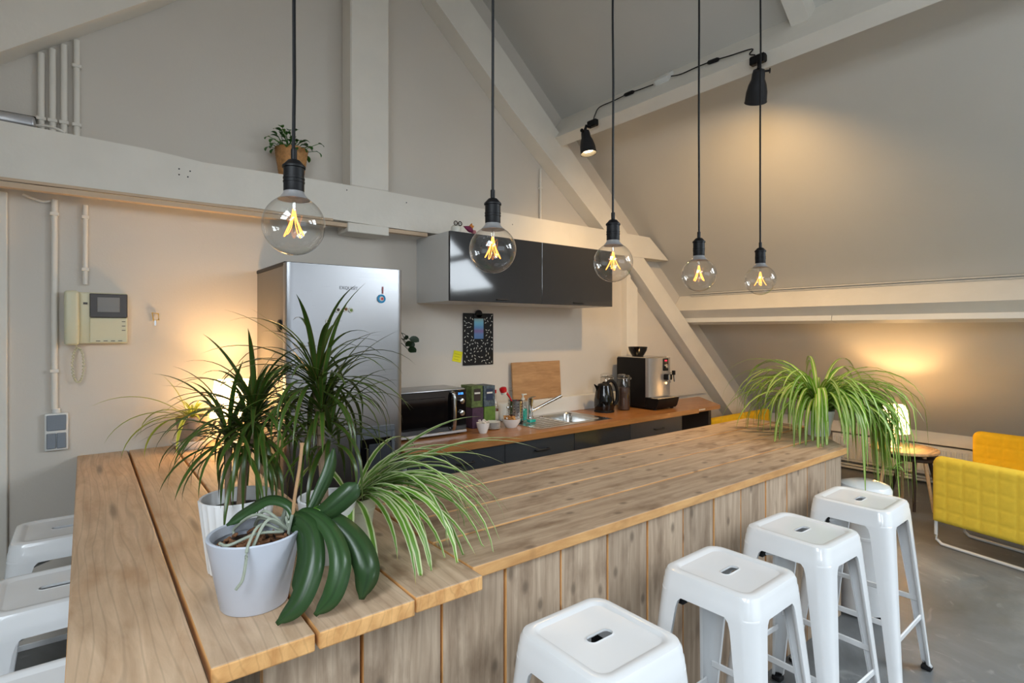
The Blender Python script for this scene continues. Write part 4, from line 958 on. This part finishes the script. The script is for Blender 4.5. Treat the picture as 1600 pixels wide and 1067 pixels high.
OL = [([(.375, 1.325, 1.062), (.388, 1.305, 1.088), (.405, 1.256, 1.064), (.393, 1.212, 1.009), (.36, 1.196, .945), (.317, 1.21, .903)], .05, 'orchid', (-.35, -.7, .6)),
      ([(.385, 1.325, 1.066), (.41, 1.303, 1.094), (.44, 1.242, 1.068), (.446, 1.187, 1.012), (.424, 1.172, .95), (.39, 1.19, .906)], .048, 'orchid', (-.1, -.8, .6)),
      ([(.395, 1.325, 1.064), (.44, 1.30, 1.082), (.49, 1.240, 1.042), (.509, 1.188, .978), (.494, 1.186, .91)], .062, 'orchid', (-.1, -.9, .45)),
      ([(.395, 1.315, 1.066), (.425, 1.304, 1.079), (.455, 1.281, 1.099), (.494, 1.263, 1.133), (.514, 1.261, 1.153)], .052, 'orchid', (-.1, -.9, .4)),
      ([(.40, 1.33, 1.064), (.424, 1.33, 1.084), (.45, 1.335, 1.124), (.476, 1.341, 1.173), (.492, 1.354, 1.224)], .034, 'orchid', (.2, -.9, .3)),
      ([(.388, 1.315, 1.07), (.378, 1.341, 1.108), (.345, 1.38, 1.118), (.303, 1.412, 1.09), (.262, 1.425, 1.062)], .034, 'orchid', (-.2, -.5, .8)),
      ([(.378, 1.325, 1.066), (.392, 1.288, 1.05), (.392, 1.262, 1.0), (.38, 1.252, .955), (.368, 1.25, .935)], .05, 'orchid', (-.6, -.6, .3)),
      ([(.39, 1.32, 1.064), (.405, 1.312, 1.072), (.428, 1.302, 1.088), (.445, 1.295, 1.098)], .03, 'orchidy', (-.1, -.8, .6))]
for pts, W, m, nr in OL:
    o = leafobj('leaf', blade(smooth_path(pts, 8), W, None, -.22, 'orchid', nr), m, orc, orc.location)
    sd_ = o.modifiers.new('s', 'SOLIDIFY'); sd_.thickness = .0022
for i in range(10):
    a = rr.uniform(0, 6.28); c = Vector((.375, 1.325, 1.055)); e = Vector((.309 + .075 * math.cos(a), 1.36 + .075 * math.sin(a), 1.05))
    mid = (c + e) / 2 + Vector((rr.uniform(-.02, .02), rr.uniform(-.02, .02), rr.uniform(.02, .05)))
    bm = BM(); tube(bm, smooth_path([c, mid, e, e + Vector((0, 0, -.02))], 5), .0035, 7); obj('air_root', bm, 'root', orc, off=orc.location)
bm = BM(); tube(bm, smooth_path([(.36, 1.33, 1.055), (.31, 1.31, 1.085), (.275, 1.268, 1.06), (.268, 1.255, 1.03), (.262, 1.257, .995), (.25, 1.262, .975)], 5), .0032, 7); obj('air_root', bm, 'root', orc, off=orc.location)
bm = BM(); tube(bm, smooth_path([(.36, 1.32, 1.055), (.30, 1.30, 1.07), (.245, 1.30, 1.058), (.225, 1.295, 1.068)], 5), .0032, 7); obj('air_root', bm, 'root', orc, off=orc.location)
bm = BM(); tube(bm, smooth_path([(.384, 1.328, 1.05), (.386, 1.322, 1.12), (.399, 1.325, 1.196), (.407, 1.331, 1.252)]), [.004] * 18 + [.006], 8); obj('dry_stem', bm, 'stake', orc, off=orc.location)
# small plant by the wall with saucer
yp = thing('young_plant', 'small pale green plant in a stone pot by the wall', 'plant', (.452, 3.34, ZB + .018))
pot(yp, .06, .078, .15, 'stonepot')
obj('saucer_bowl', lathe(BM(), [(0, -.018), (.06, -.018), (.1, .02), (.103, .03), (.097, .03), (.06, -.004), (0, -.004)], 32), 'porcelain', yp)
rr = random.Random(61)
for i in range(34):
    pts, sd = arc((.452, 3.335, ZB + .16), rr.uniform(0, 6.28), rr.uniform(.5, 1.4), rr.uniform(.07, .17), rr.uniform(.6, 1.6), 8); leafobj('leaf', blade([Vector((p.x, min(p.y, 3.465), p.z)) for p in pts], rr.uniform(.01, .016), sd, .3), 'young', yp, yp.location)
for az, e, L, dr in ((183, .85, .46, 1.3), (190, .55, .42, 1.6), (200, .35, .4, 1.7), (175, .5, .3, 1.9), (215, .3, .34, 1.8), (250, .2, .3, 1.6), (195, .9, .3, 2.4), (170, 1.35, .26, .5)):
    pts, sd = arc((.43, 3.32, ZB + .16), R(az), e, L, dr, 12, ZB + .008); leafobj('leaf', blade([Vector((p.x, min(p.y, 3.465), p.z)) for p in pts], .022, sd, .3), 'young' if e < 1.3 else 'young', yp, yp.location)
# plant in wicker basket on the tie beam
bk = thing('basket_plant', 'leafy green plant in a wicker basket on the tie beam', 'plant', (.975, 3.392, 2.424))
bm = BM(); n_ = 48; loops = []
for j in range(25):
    z = .17 * j / 24; r = .068 + .026 * j / 24
    loops.append([((r + .0022 * math.sin(i * math.pi / 2 + j * math.pi)) * math.cos(2 * math.pi * i / n_), min((r + .0022 * math.sin(i * math.pi / 2 + j * math.pi)) * math.sin(2 * math.pi * i / n_), .086), z) for i in range(n_)])
loft(bm, loops, True, True, False); obj('basket', bm, 'wicker', bk, smooth=60)
obj('soil', lathe(BM(), [(.078, .15), (0, .155)], 24), 'soil', bk)
rr = random.Random(71)
for i in range(44):
    az = rr.uniform(math.pi * .95, 2.05 * math.pi) if i % 3 else rr.uniform(0, 6.28); L = rr.uniform(.06, .17); el = rr.uniform(.2, 1.45)
    s0, sd = arc((.975 + rr.uniform(-.05, .05), 3.40 + rr.uniform(-.045, .03), 2.424 + .15), az, el, L, .3, 5)
    s0 = [Vector((p.x, min(p.y, 3.465), p.z)) for p in s0]
    bm = BM(); tube(bm, s0, .0018, 5); st_ = obj('leaf_stalk', bm, 'green', bk, off=bk.location)
    p2, sd = arc(s0[-1], az, el - .5, rr.uniform(.035, .055), 1.2, 6)
    leafobj('leaf', blade([Vector((p.x, min(p.y, 3.47), p.z)) for p in p2], rr.uniform(.022, .034), sd, .25, 'oval'), 'green', bk, bk.location)
# leafy pot hanging on the far side of the fridge
hp = thing('hanging_plant', 'dark leaves of a small plant peeping from behind the fridge', 'plant', (1.487, 3.12, 1.40))
pot(hp, .035, .048, .09, 'whitepot')
for (x, y, z, az, tl) in ((1.545, 2.985, 1.462, -30, .06), (1.535, 2.985, 1.40, -60, .06), (1.52, 2.99, 1.435, -75, .05), (1.54, 3.0, 1.43, -20, .045), (1.515, 3.0, 1.47, -90, .04)):
    bm = BM(); tube(bm, smooth_path([(1.487, 3.11, 1.48), ((1.487 + x) / 2 + .02, 3.06, z + .035), (x, y, z)], 5), .002, 5); obj('leaf_stalk', bm, 'darkleaf', hp, off=hp.location)
    p2, sd = arc((x, y, z), R(az), .2, tl, .9, 7); leafobj('leaf', blade(p2, .042, None, .1, 'oval', (-.4, -.8, .3)), 'darkleaf', hp, hp.location)

# ------------------------------------------------------------------ pendant lamps
def pendant(x, y, zc, label, seed):
    zt = (zr(x) if x > XM else zl(x)) - .001
    t = thing('pendant_lamp', label, 'lamp', (x, y, zc), group='pendant lamps over the bar')
    top = zt - zc
    bm = BM(); rr = random.Random(seed); n = 14
    tube(bm, [(rr.uniform(-.0012, .0012), rr.uniform(-.0012, .0012), .15 + (top - .15) * i / n) for i in range(n + 1)], .0036, 8); obj('cord', bm, 'black', t)
    obj('ceiling_cup', lathe(BM(), [(.04, top - .05), (.042, top - .045), (.042, top - .012), (.0, top - .01)], 24), 'black', t)
    bm = lathe(BM(), [(.020, .07), (.0205, .072), (.0205, .088), (.0215, .0885), (.0215, .0915), (.0205, .092), (.0205, .095), (.0215, .0955), (.0215, .0985), (.0205, .099), (.0205, .118), (.023, .119), (.023, .123), (.019, .127), (.012, .135), (.006, .137), (.006, .158), (.0036, .16)], 32); obj('socket', bm, 'black', t)
    rg = .0625; prof = [(0, -rg)]
    for i in range(1, 22):
        a = -math.pi / 2 + i * R(150) / 21; prof.append((rg * math.cos(a), rg * math.sin(a)))
    gl = obj('bulb', lathe(BM(), prof, 48), 'glass', t, smooth=180)
    obj('collar', lathe(BM(), [(.0325, .0535), (.027, .058), (.022, .064), (.0195, .071)], 36), 'silver', t)
    fl = BM(); rr = random.Random(seed)
    for k in range(4):
        a = k * math.pi / 2 + seed * .7; pts = []
        for i in range(13):
            u = i / 12; rad_ = .002 + .021 * math.sin(math.pi * u) ** 1.2; z = .034 - .056 * math.sin(math.pi * u) ** .7
            b = a + (u - .5) * .75; pts.append((rad_ * math.cos(b), rad_ * math.sin(b), z))
        tube(fl, smooth_path(pts, 2), .0008, 6)
    obj('filament', fl, 'fil', t)
    bm = BM(); tube(bm, [(0, 0, .06), (0, 0, .03)], .004, 10); obj('stem', bm, 'glass', t)
for i, (x, z, lab) in enumerate(((.344, 1.737, 'leftmost and nearest globe bulb pendant, in front of the tie beam'), (.855, 1.732, 'second globe bulb pendant from the left, before the wall cupboard'), (1.328, 1.734, 'middle globe bulb pendant of the five'), (1.80, 1.724, 'fourth globe bulb pendant from the left'), (2.247, 1.729, 'rightmost and farthest globe bulb pendant'))):
    pendant(x, 1.18, z, lab, i + 1)

# ------------------------------------------------------------------ clamp spotlights on the upper purlin
def spot(loc, aim, clamp, label, energy):
    t = thing('spotlight', label, 'spotlight', loc, group='clamp spotlights')
    a = Vector(aim).normalized()
    bm = lathe(BM(), [(.018, -.075), (.03, -.07), (.034, -.05), (.036, -.02), (.048, .01), (.057, .05), (.06, .105), (.062, .107), (.058, .106), (.054, .05), (.04, .0)], 32, ax=a); obj('shade', bm, 'mblack', t)
    obj('bulb', lathe(BM(), [(0, .055), (.05, .06), (.052, .07), (.04, .082), (0, .09)], 28, ax=a), 'spotdisc', t)
    c = Vector(clamp) - Vector(loc)
    bm = BM(); tube(bm, [a * -.075, a * -.085 + c * .2, c * .8], .013, 10); box(bm, c.x - .02, c.x + .02, c.y - .045, c.y + .045, c.z - .03, c.z + .02, .006); obj('clamp', bm, 'black', t)
    s = a.cross(Vector((0, 0, 1))).normalized()
    bm = BM(); tube(bm, [a * -.06 + s * .03, a * -.06 + s * .058], .006, 8); tube(bm, [a * -.06 + s * .055, a * -.06 + s * .06], .014, 8); obj('thumb_screw', bm, 'black', t)
    l = bpy.data.lights.new('spot_light', 'SPOT'); l.energy = energy; l.color = (1, .62, .26); l.spot_size = R(150); l.spot_blend = 1; l.shadow_soft_size = .045
    lo = bpy.data.objects.new('spot_light', l); S.collection.objects.link(lo); lo.parent = t; lo.location = a * .1
    lo.rotation_euler = a.to_track_quat('-Z', 'Y').to_euler()
spot((3.035, 1.61, 2.93), (.5, .38, -.78), (3.05, 1.615, 3.075), 'right black clamp spotlight shining on the sloping roof', 85)
spot((3.0, 2.93, 2.955), (.05, -.16, -1), (3.035, 2.90, 3.085), 'left black clamp spotlight with its glowing bulb showing, by the rafter', 18)
def cable(pts, label, sw):
    t = thing('lamp_cable', label, 'cable', pts[0])
    o_ = Vector((-.01, 0, .01))
    bm = BM(); tube(bm, smooth_path([Vector(p) + o_ for p in pts], 5), .004, 6); obj('flex', bm, 'black', t, off=t.location)
    p, q = Vector(sw[0]) + o_, Vector(sw[1]) + o_; bm = BM(); tube(bm, [p, p.lerp(q, .15), p.lerp(q, .85), q], [.006, .013, .013, .006], 8); obj('inline_switch', bm, 'black', t, off=t.location)
cable([(3.05, 1.63, 3.09), (3.07, 1.672, 3.117), (3.105, 1.677, 3.16), (3.13, 1.838, 3.189), (3.151, 1.955, 3.213), (3.158, 2.08, 3.221), (3.155, 2.199, 3.218), (3.179, 2.293, 3.246)], 'black cable on the purlin feeding the right spotlight', ((3.143, 1.91, 3.205), (3.153, 2.0, 3.215)))
cable([(3.171, 2.437, 3.237), (3.182, 2.57, 3.249), (3.193, 2.668, 3.262), (3.183, 2.815, 3.25), (3.179, 2.956, 3.245), (3.106, 2.934, 3.161), (3.044, 2.89, 3.10)], 'black cable on the purlin feeding the left spotlight', ((3.188, 2.62, 3.257), (3.191, 2.72, 3.261)))
bm = BM(); box(bm, -.06, .035, -.06, .05, -.03, .02, .006, 2); o = obj('junction_box', bm, 'white', None, (3.20, 2.37, 3.28), (0, R(-41), 0)); tag(o, 'white junction box between the two cables on the purlin', 'junction box')

# ------------------------------------------------------------------ table lamps
def table_lamp(loc, r0, r1, h0, h1, label, energy, base_m='whitepot'):
    t = thing('table_lamp', label, 'lamp', loc)
    obj('base', lathe(BM(), [(0, 0), (.05, 0), (.052, .01), (.03, .02), (.022, h0 * .5), (.012, h0), (.008, h0 + .05), (0, h0 + .05)], 28), base_m, t)
    obj('shade', lathe(BM(), [(r0, h0), (r1, h1), (r1 - .002, h1), (r0 - .002, h0)], 40), 'shade', t)
    l = bpy.data.lights.new('lamp_light', 'POINT'); l.energy = energy; l.color = (1, .6, .25); l.shadow_soft_size = .04
    lo = bpy.data.objects.new('lamp_light', l); S.collection.objects.link(lo); lo.parent = t; lo.location = (0, 0, (h0 + h1) / 2)
table_lamp((.63, 3.27, ZB), .108, .085, .16, .355, 'glowing table lamp on the bar against the wall beside the fridge', 14)
table_lamp((5.50, 1.70, .502), .11, .09, .135, .37, 'glowing table lamp on the round side table', 15)

# ------------------------------------------------------------------ lounge corner
def side_table(x, y, z, r, mt, ml, label, sp, ph):
    t = thing('side_table', label, 'table', (x, y, 0), group='nested side tables')
    obj('top', lathe(BM(), [(0, z - .028), (r - .01, z - .028), (r, z - .02), (r, z - .004), (r - .006, z), (0, z)], 48), mt, t)
    for k in range(3):
        a = R(ph + 120 * k); bm = BM(); tube(bm, [(r * .6 * math.cos(a), r * .6 * math.sin(a), z - .027), (r * sp * math.cos(a), r * sp * math.sin(a), .0)], [.016, .011], 10); obj('leg', bm, ml, t)
side_table(5.60, 1.66, .5, .25, 'tablewood', 'tablewood', 'round light wood side table carrying the glowing lamp', .9, 20)
side_table(5.66, 1.60, .435, .19, 'darkwood', 'darkwood', 'lower dark round table nested under the lamp table', 1.12, 75)
def quilt_panel(w, h, th, cell=.098, rc=.06):
    """quilted upholstered panel in the y-z plane: y from 0 to -w, z 0..h"""
    bm = BM(); ny, nz = round(w / cell * 10), round(h / cell * 10); vs = {}
    def pt(i, j, sgn):
        y, z = w * i / ny, h * j / nz
        zt = h
        if y < rc and z > h - rc:                                     # round the top corners
            dx, dz = rc - y, z - (h - rc); q = math.hypot(dx, dz)
            if max(dx, dz) > 0 and q > 0: k = max(dx, dz) / q; y, z = rc - dx * k, h - rc + dz * k
        elif y > w - rc and z > h - rc:
            dx, dz = y - (w - rc), z - (h - rc); q = math.hypot(dx, dz)
            if q > 0: k = max(dx, dz) / q; y, z = w - rc + dx * k, h - rc + dz * k
        d = min(i, ny - i, j, nz - j) / ny * w
        edge = min(1, d / .035); puff = (1 - (1 - edge) ** 2) ** .5
        a = abs(math.sin(math.pi * y / cell)); b = abs(math.sin(math.pi * z / cell))
        bump = .006 * (min(a, b) ** .3)
        return (sgn * (th / 2 * puff + (bump if edge >= 1 else bump * edge)), -y, z)
    for sgn in (1, -1):
        for i in range(ny + 1):
            for j in range(nz + 1):
                if (i in (0, ny) or j in (0, nz)) and sgn == -1: vs[i, j, -1] = vs[i, j, 1]; continue
                vs[i, j, sgn] = bm.verts.new(pt(i, j, sgn))
        for i in range(ny):
            for j in range(nz): bm.faces.new((vs[i, j, sgn], vs[i + 1, j, sgn], vs[i + 1, j + 1, sgn], vs[i, j + 1, sgn]))
    return bm
def chair(loc, rz, w, zb, zt, m, label, seat=1, sd=.40):
    t = thing('lounge_chair', label, 'chair', loc, rz, 'yellow lounge seats')
    o = obj('backrest', quilt_panel(w, zt - zb, .07), m, t, loc=(0, 0, zb), smooth=60)
    s = seat
    obj('seat', box(BM(), min(.045 * s, sd * s), max(.045 * s, sd * s), -w + .02, -.02, .27, .39, .03, 3), m, t)
    for y in (-.015, -w + .015):
        sy = y
    bm = BM(); path = [(.0, -.015, zb + .03), (.0, -.015, .07), (0, -.02, .035), (.0, -.05, .013), (.0, -.1, .011), (.0, -w + .1, .011), (.0, -w + .05, .013), (0, -w + .02, .035), (0, -w + .015, .07), (0, -w + .015, zb + .03)]
    tube(bm, path, .011, 12); obj('frame', bm, 'stool', t)
    bm = BM(); path = [(x + (sd - .05) * s, y, min(z, .28)) for x, y, z in path]; tube(bm, path, .011, 12); obj('frame', bm, 'stool', t)
    return t
chair((4.77, 1.235, 0), R(-13.2), .95, .163, .632, 'yellow', 'bright yellow quilted lounge chair on a white tube frame, seen from behind')
chair((5.72, 1.22, 0), R(-6), .95, .2, .70, 'yellow2', 'ochre yellow chair back by the radiator, partly hidden by the front chair', -1)
chair((4.93, 3.12, 0), R(90), 1.2, .18, .632, 'yellow2', 'yellow seat glimpsed beyond the far end of the bar', -1)
